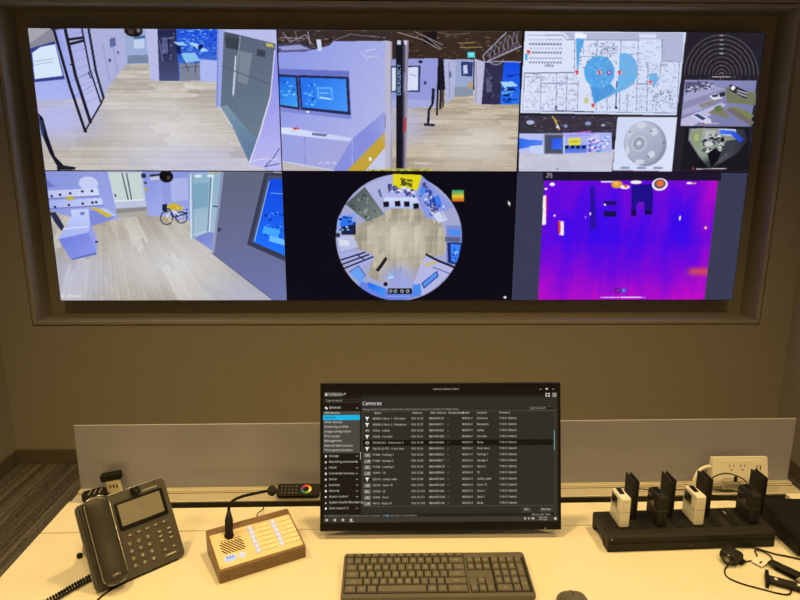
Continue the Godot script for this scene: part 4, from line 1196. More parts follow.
func paint_bicycle_room() -> void:
	planks([-4,-3.3,683.6,-5.9,670.7,375.5,-51,374.7],"e0dbd0","a69e90",153,-78,90,11,200)
	soft(318,253,298,150,"e6e8ee",0.6)
	soft(36,293,168,123,"c8cef0",0.55)
	soft(533,348,198,111,"c2caee",0.5)
	fg([-7.1,-3.3,169.8,-3.9,185.5,128.9,105.6,142,-4.7,103.7],"99a4e0","a9b4ea",[7.6,2.9,162.1,135.4])
	el(113.1,32.5,26.2,19.0,"ced6f6")
	fg([257.1,-4.3,438.4,-5,428.7,141.4,328.3,120.9,261.7,121],"98a4e4","b2bcee",[256.5,2,328.5,119])
	fp([-0.7,20.4,21.7,40.3,-3.7,44.2],"7d88cc")
	fp([167.3,-3.9,260.8,-4.3,266.2,119.7,184.2,128.9],"c6cee4")
	fp([170.2,4.8,255.1,3.2,258.5,77.5,178.9,80.3],"cfdcd8")
	fp([179.4,100.7,264.5,95.4,266.2,119.7,184.4,127.6],"9c9c98")
	fp([182,113.5,266.2,105.6,266.2,119.7,184.4,127.6],"b9b6ae")
	ln([206.4,4.7,216.9,77.7],3,"555c70")
	ln([218.8,4.6,225.9,76.4],3,"555c70")
	ln([178.9,80.3,259.9,76.3],3,"eef2f6")
	el(182.9,65.1,2.5,3.8,"4a5166")
	el(264.4,11.3,6.9,6.9,"3b4158")
	fp([262.9,42.7,271.7,42.7,270.8,52.1,263.2,53.4],"c8b070")
	el(267.7,30.7,3.8,3.8,"50566e")
	fg([1.6,51.7,137.3,45,139,65.2,-2.3,73.2],"c6cef4","d9e0fa",[2.2,46.7,137.1,71.5])
	fg([-1.6,78.3,144.6,71.5,146.4,90.6,-3.2,101.1],"b4bef0","d2daf8",[-0.8,71.9,134.4,97])
	ln([-1,73.2,138.9,65.8],2,"6e78b8")
	ln([-1.9,101.1,146.3,91.2],2,"6e78b8")
	el(9.2,66.8,3.8,3.2,"30364e")
	el(32.8,63.0,3.8,3.2,"30364e")
	el(60.7,59.1,3.8,3.2,"30364e")
	el(93.8,53.9,3.8,3.2,"30364e")
	el(120.3,52.6,3.8,3.2,"30364e")
	el(15.0,96.0,3.8,3.2,"30364e")
	el(53.3,90.8,3.8,3.2,"30364e")
	el(91.5,86.9,3.8,3.2,"30364e")
	el(118.1,84.3,3.8,3.2,"30364e")
	el(128.3,83.0,3.8,3.2,"30364e")
	fp([45.9,68,69.9,66.7,71.2,76.8,48.5,78.1],"c7bb62")
	fp([105,107.3,141.3,103.4,175.9,123.8,152.6,135.4,106.7,149.7],"8f9ade")
	fp([108.1,95.8,131.6,99.5,171.1,121.2,154.2,125.1],"d9c14c")
	fp([131.6,99.5,156.1,100.8,182.5,121.2,171.1,121.2],"c8cff0")
	fp([-1.9,111.4,14.6,110,33.9,149.9,24.7,162.8,8.8,137],"3a3f5c")
	fg([56.9,103.6,106.3,100.9,105.9,139.4,99,167.9,13.2,185,57.5,120.2],"ccd6fa","b4c0f4",[63.7,109.9,55.6,181])
	fp([81.4,109.9,94,109.9,93.1,117.6,81.8,117.6],"7f8ac4")
	ln([33.1,156.3,101,149.7],2,"f0f4ff")
	fg([13.2,185,99.2,166.6,114.8,222.9,42.2,242.8],"8894e4","98a4ec",[29.5,187.5,74.5,240.1])
	fp([42.5,240.1,115,221.6,114.3,228.2,43.3,244.1],"7480cc")
	fp([99.2,166.6,106.2,136.8,122.1,190,114.8,222.9],"a4aeea")
	el(118.0,192.7,4.5,2.6,"2c3048")
	fp([280.7,10.6,317.3,6.7,317.5,19.3,282,24.4],"c8cde4")
	fp([280.9,8.1,314.9,5.5,312,10.5,281.7,14.4],"3a3d4c")
	fg([310.5,-4.5,390.5,-4.8,380.4,135,350.1,132.5,313.5,112.6],"9aa6e2","aab4e8",[335,1.7,362.6,135])
	fp([334.8,20.5,384,16.5,380.8,77.2,334.9,82.4],"b8c0ea")
	el(325.3,13.0,18.8,16.4,"17161c")
	el(331.3,16.7,5.6,5.7,"5a4a40")
	ln([334,126,333.8,121.4,332.5,117,330.2,113.3,327,110.4,323.2,108.7,318.9,108.1,314.6,108.7,310.5,110.5,306.9,113.3,303.9,117.1,301.9,121.4,301,126.1,301.1,130.8,302.4,135.1,304.8,138.9,308,141.8,311.8,143.6,316,144.2,320.4,143.5,324.5,141.7,328.2,138.8,331.1,135.1,333.1,130.7,334,126],2.6,"2b3048")
	ln([373.6,124.7,373.3,120.7,372.1,116.9,369.9,113.7,366.9,111.3,363.4,109.8,359.4,109.2,355.5,109.8,351.7,111.3,348.3,113.8,345.7,117,343.9,120.7,343,124.7,343.2,128.7,344.5,132.5,346.7,135.7,349.6,138.1,353.2,139.7,357.1,140.2,361.1,139.7,364.9,138.1,368.3,135.6,370.9,132.4,372.7,128.7,373.6,124.7],2.4,"2b3048")
	ln([317.7,123.5,333.3,102.9,351.2,117,358.4,123.4],4,"e4e8f2")
	ln([307.9,102.9,327.1,101.6,337.9,124.7,377,111.8],3,"2b3048")
	fp([318.7,95.2,334.7,85,353.4,88.8,365.3,99,362.3,105.4,333.2,104.2],"d8bf3e")
	fp([307.7,90.2,320.7,86.3,320.1,109.3,307.6,106.8],"2a2e44")
	specks([309,90.2,376.9,96.4,373.8,138.2,305,138.4],26,7,5,3,["2a2e44","f0f2fa","c9ab30"])
	fg([388.6,5.2,476.4,4.9,446,167.4,379.3,185.8],"9fc0d2","b2c8da",[416,7.6,417.4,173.9])
	fp([395.4,32.8,439.7,28.9,432.7,96.2,390.4,102.7],"8fb4cc")
	ln([392.1,7.7,380.7,184.5],3,"e6eef8")
	ln([398.4,7.7,387.3,181.8],2,"8fa0b8")
	ln([452.2,10,431.8,168.7],3,"e6eef8")
	ln([384,174,431,160.9],2.5,"d0dcea")
	ln([447.2,10,428.3,163.5],2,"5d6c88")
	fp([402.1,8.9,422.3,7.6,421.7,15.1,402.8,16.4],"e2ecf6")
	fp([437.3,7.6,456.1,7.5,454.4,15,436.8,15.1],"e2ecf6")
	ln([448.1,93.6,464.6,94.9],3,"3f4a68")
	fg([388.6,181.8,432.1,164.8,446,167.4,437.7,217.3],"8894d2","98a6e0",[404.5,173.9,434.1,213.3])
	fg([477,-5.1,605.2,-5.6,660.7,25.6,648,375.4,604.8,363,437.2,225.2],"75798e","8088b8",[528.4,19.8,569.9,347.9])
	ln([437.2,225.2,604.8,363],2,"5f6684")
	fp([457.2,153,466.1,153,464.2,163.4,455.2,163.4],"4d526c")
	fp([476.6,1.2,482.9,1.1,442.4,223.9,437.9,223.9],"a2a8c8")
	fp([593.5,3.2,661.6,3,652.4,253.1,535.5,200],"4a4e62")
	fp([602,9.5,661.2,13,661,19.3,605.4,18.2,553.9,193.4,547.3,196.1],"5d6278")
	fg([606.6,19.5,661,18.1,653,237,553.9,193.4],"1c5ce8","2c86ff",[603.5,32.1,595,226.4])
	ln([607.5,57.5,646.8,59.9],2,"8fd0ff")
	specks([587.4,108.7,651.3,108.6,647.9,199.9,567.7,186.8],60,9,6,2.4,["1740b8","62b4ff","0f2f90"])
	fp([585.6,147.6,630.1,160.5,622.8,180.2,578.3,167.1],"54b4ff")
	fp([600.5,173.7,641.9,186.7,641.3,203.2,596.6,190.1],"7cc8ff")
	ln([605.1,25.8,556.6,190.1],2,"bfe4ff")
	tx("M - 3068 p/s",3.6,352.9,10,"f4f6fc",0)

func paint_emergency_post() -> void:
	fp([-8.4,0.5,646.9,-3.7,650.7,76.2,-11.3,61.3],"4b3e38")
	specks([-5.3,1.7,306.5,-0.3,306.5,26.4,-7.4,49.1],110,11,9,1.6,["8a7f86","2c2420","6a5a50","a49aa4","5c4c40"])
	ln([14,6.4,32.4,30.6,72.1,12.1,90.8,36.3],2,"b0a8b8")
	ln([46.5,3.8,51.9,30.4],2,"9a90a0")
	ln([78.9,3.6,84.3,36.3],2.5,"b8b0c0")
	ln([6.9,18.6,71.8,21.8],2,"a8a0b0")
	ln([149.8,23.8,189.2,10.2,267.3,16.9],2,"8c8290")
	fg([-7.8,56.4,97,47.2,135.1,37.2,144.5,27.4,281.6,25.4,282,210.5,191.1,275.6,182.6,368.2,-22.2,368.6],"a0aaea","bcc0ea",[31.4,55,272.9,172.3])
	fp([-5.6,36.9,58.4,31.6,94.4,47.3,70.6,53.5,5.3,55.1],"6c6c98")
	fp([-0.6,41.7,55.6,36.5,83.9,47.3,12.1,50.2],"a8aad6")
	ln([-4.4,39.3,58.3,32.8,94.4,47.3],2,"3c3c5c")
	fp([100.3,22.8,113.4,22.8,113.8,50.8,104.7,52.1],"d6dcf6")
	ln([227.7,50.2,254,46.3],2,"d8dcf6")
	ln([234.1,66.1,260.4,63.5],2,"d8dcf6")
	ln([214.6,53.9,235.3,72.3],2,"cfd4f0")
	fp([-4.3,95.8,184.9,101,189.3,223.7,-5.2,202.7],"7a86d0")
	fp([-0.8,192.5,189.4,214.7,189.3,223.7,-5.3,204],"8e98dc")
	fp([-5,109.5,48.8,112.9,52.2,199.9,-7.3,191.2],"35365a")
	fg([-5.2,115.7,43.4,117.9,47.1,193.6,-5.8,186.1],"2a78ea","58b4fa",[-3.7,110.7,45.8,192.3])
	specks([-3,123.2,41.7,125.4,42.3,179.6,-3.9,173.5],16,12,9,4,["90d4ff","1c5ccc"])
	fp([50.2,111.7,183.3,116,186.8,212.2,54.9,199.9],"35365a")
	fg([55.2,117.9,176.6,121,180.3,204.5,59.1,193.5],"3484f2","5ca8fa",[61.6,122.8,178.9,204.5])
	fp([98,141.5,139,142.5,142.2,175.4,101.1,171.7],"78bcfc")
	fp([101.9,145.2,134.9,146.3,138.3,171.6,105.2,167.9],"4a98f6")
	ln([107.8,167.9,134.3,171.6],3,"d8f0ff")
	ln([106.8,156.5,129.3,157.7],2,"b8e0ff")
	specks([57.7,122.9,94.5,125.2,96.6,185.7,60.8,183.3],18,13,7,6,["78c4ff","2468d8"])
	el(73.4,204.9,4.0,3.2,"e8ecfa")
	fg([-8.4,245.1,23.7,246.3,193.8,273,188.2,283.4,-9.1,260.6],"e0e8fc","cfd8f8",[10.1,250.2,184.2,278.9])
	fp([83.6,259,125.2,262.8,119.7,269.3,82.1,265.5],"8088b0")
	fp([27.7,246.2,53.1,247.5,50.1,256.5,24.5,257.9],"d8dcf0")
	fp([33.1,246.2,50.5,246.8,49,250.1,32.9,250.8],"d04040")
	fg([-9.2,261.9,188.2,282.1,140.5,356.2,-11,331.3],"a9b0ea","b4b6e2",[9.5,263.2,142.1,348.2])
	ln([63,270.8,61.9,341.8],1.5,"8c92cc")
	fp([-13.8,334,139,360.2,138.8,368.3,-15.4,368.6],"c9c4c4")
	ln([-11,332.7,139.1,358.9],2,"e0e4f4")
	fp([279.4,202.8,191.1,274.3,139.1,357.6,171.7,368.2,280.5,254.5],"979fe2")
	fp([280.5,254.5,167.6,368.2,218.2,368.1,280.3,296.3],"ccb04a")
	fp([280.3,296.3,218.2,368.1,279.9,368],"cfd2ec")
	fp([235.1,324.1,242,322.8,243.2,332,236.4,333.4],"f2f4fa")
	ln([191.1,274.3,189.9,341.5],1.5,"c4c8ea")
	fp([281.6,24.2,302.6,27.7,300.5,367.9,279.9,368],"c6c2d2")
	fp([294.7,27.7,302.6,27.7,300.5,367.9,293.6,368],"aaa8bc")
	fp([298.7,-1.4,646.9,-3.7,650.7,76.2,298.5,71.9],"4b3c30")
	specks([300,1,633.9,-1.2,636.8,63.8,339.4,65.5],130,14,10,1.6,["2a2018","6f5c46","8f7c5a","38281c","a09088"])
	ln([470.6,30.3,516.6,28.8],2,"c2a468")
	ln([477.4,41.3,536.7,39.7],2,"c2a468")
	fp([381,1.7,415,1.4,416.7,31.9,381.2,33.3],"2c2220")
	ln([313.1,4.5,378.5,22.3,424.8,46.5],2,"b8b0b4")
	ln([358.8,3,431.2,34.2],2,"b0a8b0")
	ln([385,12.6,430,45.3],2,"a8a0a8")
	ln([417.6,3.9,457,9.7,502.8,5.7],2,"80766e")
	planks([299.7,148.1,640.6,146.5,650.9,374,299.1,374.7],"e0d6c4","a89a86",492,96,0,12,260)
	soft(333,236,115,78,"c6c8ee",0.7)
	soft(517,288,178,100,"e6e4e2",0.5)
	fp([298.5,70.7,422.5,67.5,420.3,192,298.2,195.1],"a4a9e0")
	fp([295.8,88,373.8,86.4,373,152.8,295.6,154.4],"45486c")
	fp([298.5,91.7,368.5,90.1,367.6,149,298.3,150.6],"dde4f8")
	ln([346.1,108.9,362.1,112],2,"9aa0c4")
	fp([383.4,126.3,390.1,126.2,390.2,133.8,383.5,133.8],"4a4e74")
	fp([369.7,72.8,380.3,75.2,376.4,81.4,368.5,78.9],"23222c")
	fp([298.3,172.1,420,172.9,420.3,192,298.2,195.1],"b4b8e4")
	ln([422.5,67.5,419.2,211.3],5,"2e2c3a")
	ln([429.1,68.7,428.4,195.8],6,"2e2c3a")
	ln([435.7,71.1,435.1,190.7],4,"2e2c3a")
	fp([434.4,69.9,468.8,71,468.1,162.5,443,185.5],"bcc0e0")
	ln([449.1,77.3,452.1,168.9],2,"8f95bc")
	fp([449.5,102.1,454.8,99.6,456.4,114.6,451.2,117.2],"70789c")
	fp([467.4,69.7,515.1,70.7,515,162.3,466.8,163.8],"aab6d6")
	fp([480.8,75.9,512.6,76.9,512.3,113.1,483,112],"434c84")
	fp([486.4,85.8,496.9,83.2,500.1,105.6,488.2,106.9],"c9d4ec")
	fp([464.9,139.7,514.4,140.8,513.7,162.3,465.4,163.8],"98a4b4")
	fp([502,128.2,512.7,128.2,513.1,143.3,502.4,143.3],"c8a878")
	fp([497.4,52.3,517.2,52.2,517.6,65.7,497.8,65.9],"62dce2")
	ln([501.6,58.4,513.5,58.3],2,"e8ffff")
	fp([516.4,68.2,545.8,76.7,538.5,185.1,518.2,181.4],"c6c6de")
	ln([521.9,76.9,523.5,178.8],2,"9a9ab4")
	fp([544.5,76.7,595,78.9,589.7,183.6,538.5,183.9],"43405e")
	ln([564.3,114.1,564.1,146.8],2,"8080a0")
	fp([548.4,115.4,563,112.8,565.6,151.9,550.9,153.2],"6c6c8c")
	specks([544.7,83,584.5,82.7,585.1,170.9,542.1,171.1],20,15,5,8,["2c2a48","58587c"])
	fg([594.9,76.5,637.3,75,640.9,183.4,588.3,183.7],"1e5cea","3c86f2",[610.8,76.4,615.3,183.5])
	specks([589.4,107.7,634.8,107.4,637.9,177,592.1,177.2],30,16,14,4,["a0d4fc","163ca4","6cb0f6","0d2468"])
	fp([586.1,126.5,619.5,125.1,634.8,136.4,597.3,139.1],"b4dcfa")
	ln([538.6,60.7,598.6,2.7],3,"b2b2cc")
	ln([547.1,76.7,639.6,36.7],3,"c4c4da")
	ln([538.6,60.7,543.1,76.7,584.2,75.3,641.4,76.2],3,"b2b2cc")
	ln([550.2,50.7,564.1,70.4],2,"8f8da6")
	ln([559.8,42.1,555,74.2],2,"8f8da6")
	ln([561.8,42.7,575.9,64.8],2,"8f8da6")
	ln([571.4,34,566.7,68.6],2,"8f8da6")
	ln([573.4,34.6,587.6,59.2],2,"8f8da6")
	ln([583,26,578.5,62.9],2,"8f8da6")
	ln([585,26.6,599.3,53.5],2,"8f8da6")
	ln([594.6,18,590.2,57.3],2,"8f8da6")
	ln([596.6,18.6,611,47.9],2,"8f8da6")
	ln([606.1,10,601.9,51.7],2,"8f8da6")
	ln([608.1,10.6,622.6,42.3],2,"8f8da6")
	ln([617.6,2,613.5,46.1],2,"8f8da6")
	ln([619.6,2.6,634.3,36.7],2,"8f8da6")
	ln([629.1,-6,625.2,40.4],2,"8f8da6")
	ln([554.9,70.5,555.1,72.1,555.6,73.7,556.4,75.2,557.6,76.7,559,78,560.6,79.2,562.5,80.3,564.5,81.2,566.7,81.9,569,82.4,571.4,82.7,573.9,82.8,576.3,82.7,578.7,82.3,581,81.8,583.1,81.1,585.1,80.2,586.9,79.1,588.4,77.9,589.7,76.5,590.8,75,591.5,73.5,591.9,71.9,592,70.3],2,"b8b6c8")
	fp([404.9,142.5,412.9,145,410.8,181.8,400.2,201.1,399.3,234.6,392.5,234.6,394.8,197.3,404.1,183.2],"2a2838")
	fp([385.8,233.3,414.2,235.8,412.9,241,384.5,239.8],"2a2838")
	fp([309.1,24,327.4,21.4,326.5,353.2,310.1,353.2],"22212e")
	fp([327.4,23.9,341.9,23.8,337.5,353.1,326.5,353.2],"a49cae")
	fp([327.5,28.8,332.7,28.7,332,353.2,326.5,353.2],"5a566a")
	fp([311.7,24,322.2,23.9,322.2,34.9,311.7,35],"d8def4")
	fp([331.4,25.1,337.9,25,336.6,34.8,331.4,34.8],"e8e8f0")
	tx("EMERGENCY",313.0,161.9,14,"a8d0ff",90)
	tx("EMERGENCY",313.0,161.9,14,"a8d0ff",90)
	tx("EMERGENCY",330.3,153.0,9,"c8ccf0",90)
	fp([330.4,220.6,337.1,219.3,335.9,255.6,329.1,256.9],"c2504e")
	soft(320,359,103,9,"c8c83c",0.9)
	specks([230.7,354.7,408.9,354.3,409,361,230.6,361.4],60,57,8,3,["d8d26a","9a9a38"])
	tx("23 : 14 : 06",98.6,343.7,10,"e8ecff",0)
	tx("Entrance 1",360.8,343.1,9,"e8ecff",0)

func paint_fisheye() -> void:
	cv.fill(Color("131020"))
	fp([496,179.6,495.5,198.3,493.1,216.9,488.7,235.2,482.4,252.9,474.2,269.9,464.3,286,452.7,300.9,439.6,314.6,425,326.8,409.3,337.3,392.5,346.2,374.8,353.1,356.5,358.2,337.7,361.2,318.7,362.2,299.8,361.2,281,358.1,262.7,353,245,346,228.2,337.2,212.5,326.6,197.9,314.5,184.8,300.8,173.2,285.9,163.3,269.9,155.1,252.9,148.7,235.2,144.2,217,141.7,198.5,141.1,179.8,142.5,161.3,145.7,143,150.8,125.2,157.8,108.1,166.4,91.8,176.6,76.5,188.3,62.4,201.4,49.7,215.7,38.3,231,28.5,247.3,20.3,264.3,13.9,281.8,9.2,299.8,6.4,317.9,5.4,336,6.3,354,9.1,371.6,13.7,388.7,20.1,405,28.2,420.5,37.9,434.9,49.3,448.1,62,459.9,76.1,470.2,91.4,479,107.7,486,124.8,491.2,142.7,494.6,161],"b2b6d8")
	planks([184.7,174.7,205.2,143.2,236.7,128.1,275.6,109.4,299.4,98.1,374.4,99.3,396.6,123,437.7,139.8,454.5,193.6,445.7,228.9,394.8,235.3,379.5,297,318.6,310,267.3,308.7,229,290.4,245.3,238.5,216.9,219.3,182.3,203.3],"dcd4c0","9c9482",-41021,204,1,9,160)
	soft(318,181,120,83,"e4e0d4",0.6)
	soft(319,297,83,59,"aab4ee",0.9)
	fp([222.6,37.9,299.4,6.1,300.6,56.1,275.7,80.8,275.6,121.8],"babee4")
	ln([259.7,50.1,272,68.5],2,"9298c4")
	fp([259.7,50.1,264.7,45.2,270.8,66,265.8,68.5],"6c76a0")
	fg([223.8,40.3,278.1,115.6,227.9,135.6,169.8,87.1],"65706e","87948e",[187.5,68.6,261.8,124.3])
	specks([218.7,50.1,261.9,105.6,230.4,127.5,180.9,90.2],18,21,8,6,["4c5654","9ca8a4"])
	fp([301.2,4.9,380.9,7.1,375.2,49.9,301.2,41.4],"e8dc22")
	specks([321,16.4,356.3,19.3,353.9,36.4,321.1,34],40,22,7,4,["4c4c30","6c6c2c","8a8a40"])
	fp([283.9,50,377.1,52.3,374.4,99.3,275.7,98.2],"b9c2ee")
	specks([287,31.7,361.4,43.8,361.6,65.3,285.7,53.1],46,23,9,5,["4c5890","8c94c8","70489c","e8ecfa","3c4470"])
	fg([277,68.5,372.9,69.6,374.4,99.3,275.7,98.2],"dfe6fc","bcc8f4",[299.4,65.4,299.4,99.4])
	fp([273.8,80.8,289.4,80.2,290,93.2,275.7,94.4],"1c1c24")
	ln([274.4,95.1,289.4,94.4],2,"70789c")
	fp([305.6,78.9,321.2,78.3,321.9,91.3,307.5,92.5],"1c1c24")
	ln([306.3,93.2,321.2,92.5],2,"70789c")
	fp([331.2,80.1,346.8,79.5,347.5,92.5,333.1,93.7],"1c1c24")
	ln([331.9,94.4,346.9,93.7],2,"70789c")
	fp([356.8,85.7,372.4,85,373.1,98,358.8,99.3],"1c1c24")
	ln([357.5,99.9,372.5,99.3],2,"70789c")
	fp([381,9.6,471.3,94.2,394.8,128,364.1,62.2],"9ca8e4")
	specks([383.6,25.4,449.3,86.8,405.9,114.8,370.9,62.2],60,24,9,6,["5060a8","d8e0fa","3c6ad8","7c5060"])
	fp([411.5,68.3,427,62.1,436.8,86.8,419.4,93],"4c8cf0")
	fp([373.9,46.8,386.2,37.6,391.4,56,377.8,65.2],"5c98f4")
	fp([409,65.8,412.7,64.6,421.9,93,418.1,94.3],"2b3a90")
	fp([412.2,114.8,437.1,105.4,453.3,130.4,428.3,139.9],"d6dcf4")
	ln([434,108.5,443.8,127.3],2,"8c90a8")
	fp([450.4,146.1,495.8,146.1,498.7,257.9,452.6,257.9],"8c9ad0")
	fp([458.2,155.6,489.8,158.7,490.2,174.5,458.6,173.3],"5f9cf4")
	fp([447.9,177.7,489.1,179.6,489.4,193.6,448.1,190.5],"6c7698")
	fp([453.9,193.6,494.5,194.9,488.5,259.2,457.6,251.4],"2c3a80")
	fp([462.9,197.5,492.1,200,484.5,254,466.4,246.3],"4c94fa")
	specks([465.5,203.2,487.1,203.2,480.5,245,468.9,241.7],14,25,6,5,["90d0ff","2050c0"])
	fp([396,230.8,477.1,267,428,316.7,384.6,347,361,310.1,372.9,270.9],"c0c2ea")
	fp([388.7,256.6,417.9,246.3,427,252.7,391.3,264.4],"d0c684")
	fp([381.6,311.4,426,274.8,431.4,290.5,389.5,327.2],"3c50a0")
	fp([385.5,312.7,423.5,278.7,427.6,289.1,390.7,321.9],"66a4f4")
	ln([394.7,228.2,430,246.3,474.5,264.4],6,"2a2a34")
	ln([414.4,264.4,465.9,283.9],2,"50507c")
	fp([209.6,303.4,280.1,329.7,363.8,329.8,383.3,347,318.8,364.2,254.2,356.2,203,321.8],"7c94e4")
	fg([228.8,307.4,281.4,326.5,274.9,346.9,232.5,324.4],"2f7cf0","58a8fa",[228.8,310,280,343])
	fp([358.5,316.6,379,311.4,383.2,340.4,357.4,347],"5c9cf2")
	fp([287.8,283.9,303.2,281.3,301.9,296.9,285.3,298.2],"b4dcfa")
	ln([284,290.4,304.5,283.9],2,"6878b8")
	el(280.1,313.3,5.8,5.9,"15151c")
	fp([146.8,118.2,198.1,111.9,198.8,150.7,143.4,159],"9cb0ee")
	fp([157.6,142,196.5,136.9,197.3,172.2,157,172.2],"2c2f48")
	fp([150.3,128.2,180.5,119.4,192.7,143.2,154.9,150.8],"3c84f2")
	specks([150.5,121.3,191.7,121.3,191.1,165.2,149.6,165.3],18,26,9,4,["a0d8ff","14349c","101428"])
	fp([143.1,174.8,189.7,174.7,204.4,206.5,153.6,219.3],"c4cae8")
	fp([149.2,184.9,179.4,188.7,177.9,204,150.1,202.7],"dfe2f0")
	fp([142,168.4,152.1,167.2,153.1,178.6,141.8,179.8],"3a3d58")
	fp([147.1,225.7,223.3,218,251.7,235.3,190.7,283.9],"b4baea")
	ln([154.4,243.7,223.2,221.8],4,"2c2c36")
	ln([156.7,256.6,233.3,228.3],4,"2c2c36")
	ln([161.6,268.3,244.7,234.7],4,"2c2c36")
	ln([197.8,227,223,245],3,"2c2c36")
	fp([176.7,278.6,203.8,260.5,223.9,290.4,208.2,313.9],"7cb0f4")
	ln([176.7,278.6,203.8,260.5,223.9,290.4],2,"40508c")
	fp([252.1,273.5,275.2,241.1,280.3,234.7,285.4,239.8,279,251.4,261,277.4],"2b2a30")
	outside(318.3,179.7,177.7,182.5,"131020")
	fp([286.5,325.8,354.7,325.8,354.8,341.7,286.5,341.6],"16161e")
	ln([298.1,333.7,297.9,332.7,297.6,331.7,296.9,330.9,296.1,330.3,295.2,329.9,294.2,329.8,293.2,329.9,292.3,330.3,291.5,330.9,290.9,331.7,290.5,332.7,290.3,333.7,290.5,334.7,290.9,335.7,291.5,336.5,292.3,337.1,293.2,337.5,294.2,337.7,295.2,337.5,296.1,337.1,296.9,336.5,297.6,335.7,297.9,334.7,298.1,333.7],2,"e8ecf4")
	ln([312.2,333.7,312.1,332.7,311.7,331.7,311.1,330.9,310.3,330.3,309.4,329.9,308.4,329.8,307.4,329.9,306.4,330.3,305.6,330.9,305,331.7,304.6,332.7,304.5,333.7,304.6,334.7,305,335.7,305.6,336.5,306.4,337.2,307.4,337.5,308.4,337.7,309.4,337.6,310.3,337.2,311.1,336.5,311.7,335.7,312.1,334.8,312.2,333.7],2,"e8ecf4")
	ln([330.9,333.7,330.8,332.7,330.4,331.8,329.8,330.9,329,330.3,328,329.9,327,329.8,326,329.9,325.1,330.3,324.3,330.9,323.7,331.8,323.3,332.7,323.2,333.7,323.3,334.8,323.7,335.7,324.3,336.5,325.1,337.2,326.1,337.6,327.1,337.7,328.1,337.6,329,337.2,329.8,336.5,330.4,335.7,330.8,334.8,330.9,333.7],2,"e8ecf4")
	ln([347,333.8,346.9,332.7,346.5,331.8,345.9,331,345.1,330.3,344.1,329.9,343.1,329.8,342.1,329.9,341.2,330.3,340.4,330.9,339.8,331.8,339.4,332.7,339.3,333.7,339.4,334.8,339.8,335.7,340.4,336.5,341.2,337.2,342.2,337.6,343.2,337.7,344.2,337.6,345.1,337.2,345.9,336.6,346.5,335.7,346.9,334.8,347,333.8],2,"e8ecf4")
	ln([283.9,349.6,352.3,349.6],1.6,"c8d8fa")
	fg([464.1,47.9,497.1,47.8,497.5,64.4,464.4,64.5],"3ca890","e8d040",[480.9,47.8,481.3,64.5])
	fg([464.4,64.5,497.5,64.4,497.9,80.5,464.8,80.5],"e8d040","d06820",[481.3,64.5,481.7,80.5])
	fp([620.3,76.9,629.1,85.5,625.5,86,628.2,92.1,626,92.9,623.3,87.4,620.9,89.9],"f0f0f6")
	fp([618.8,349.3,626.6,349.3,626.8,356.1,619,356.1],"e8eaf4")

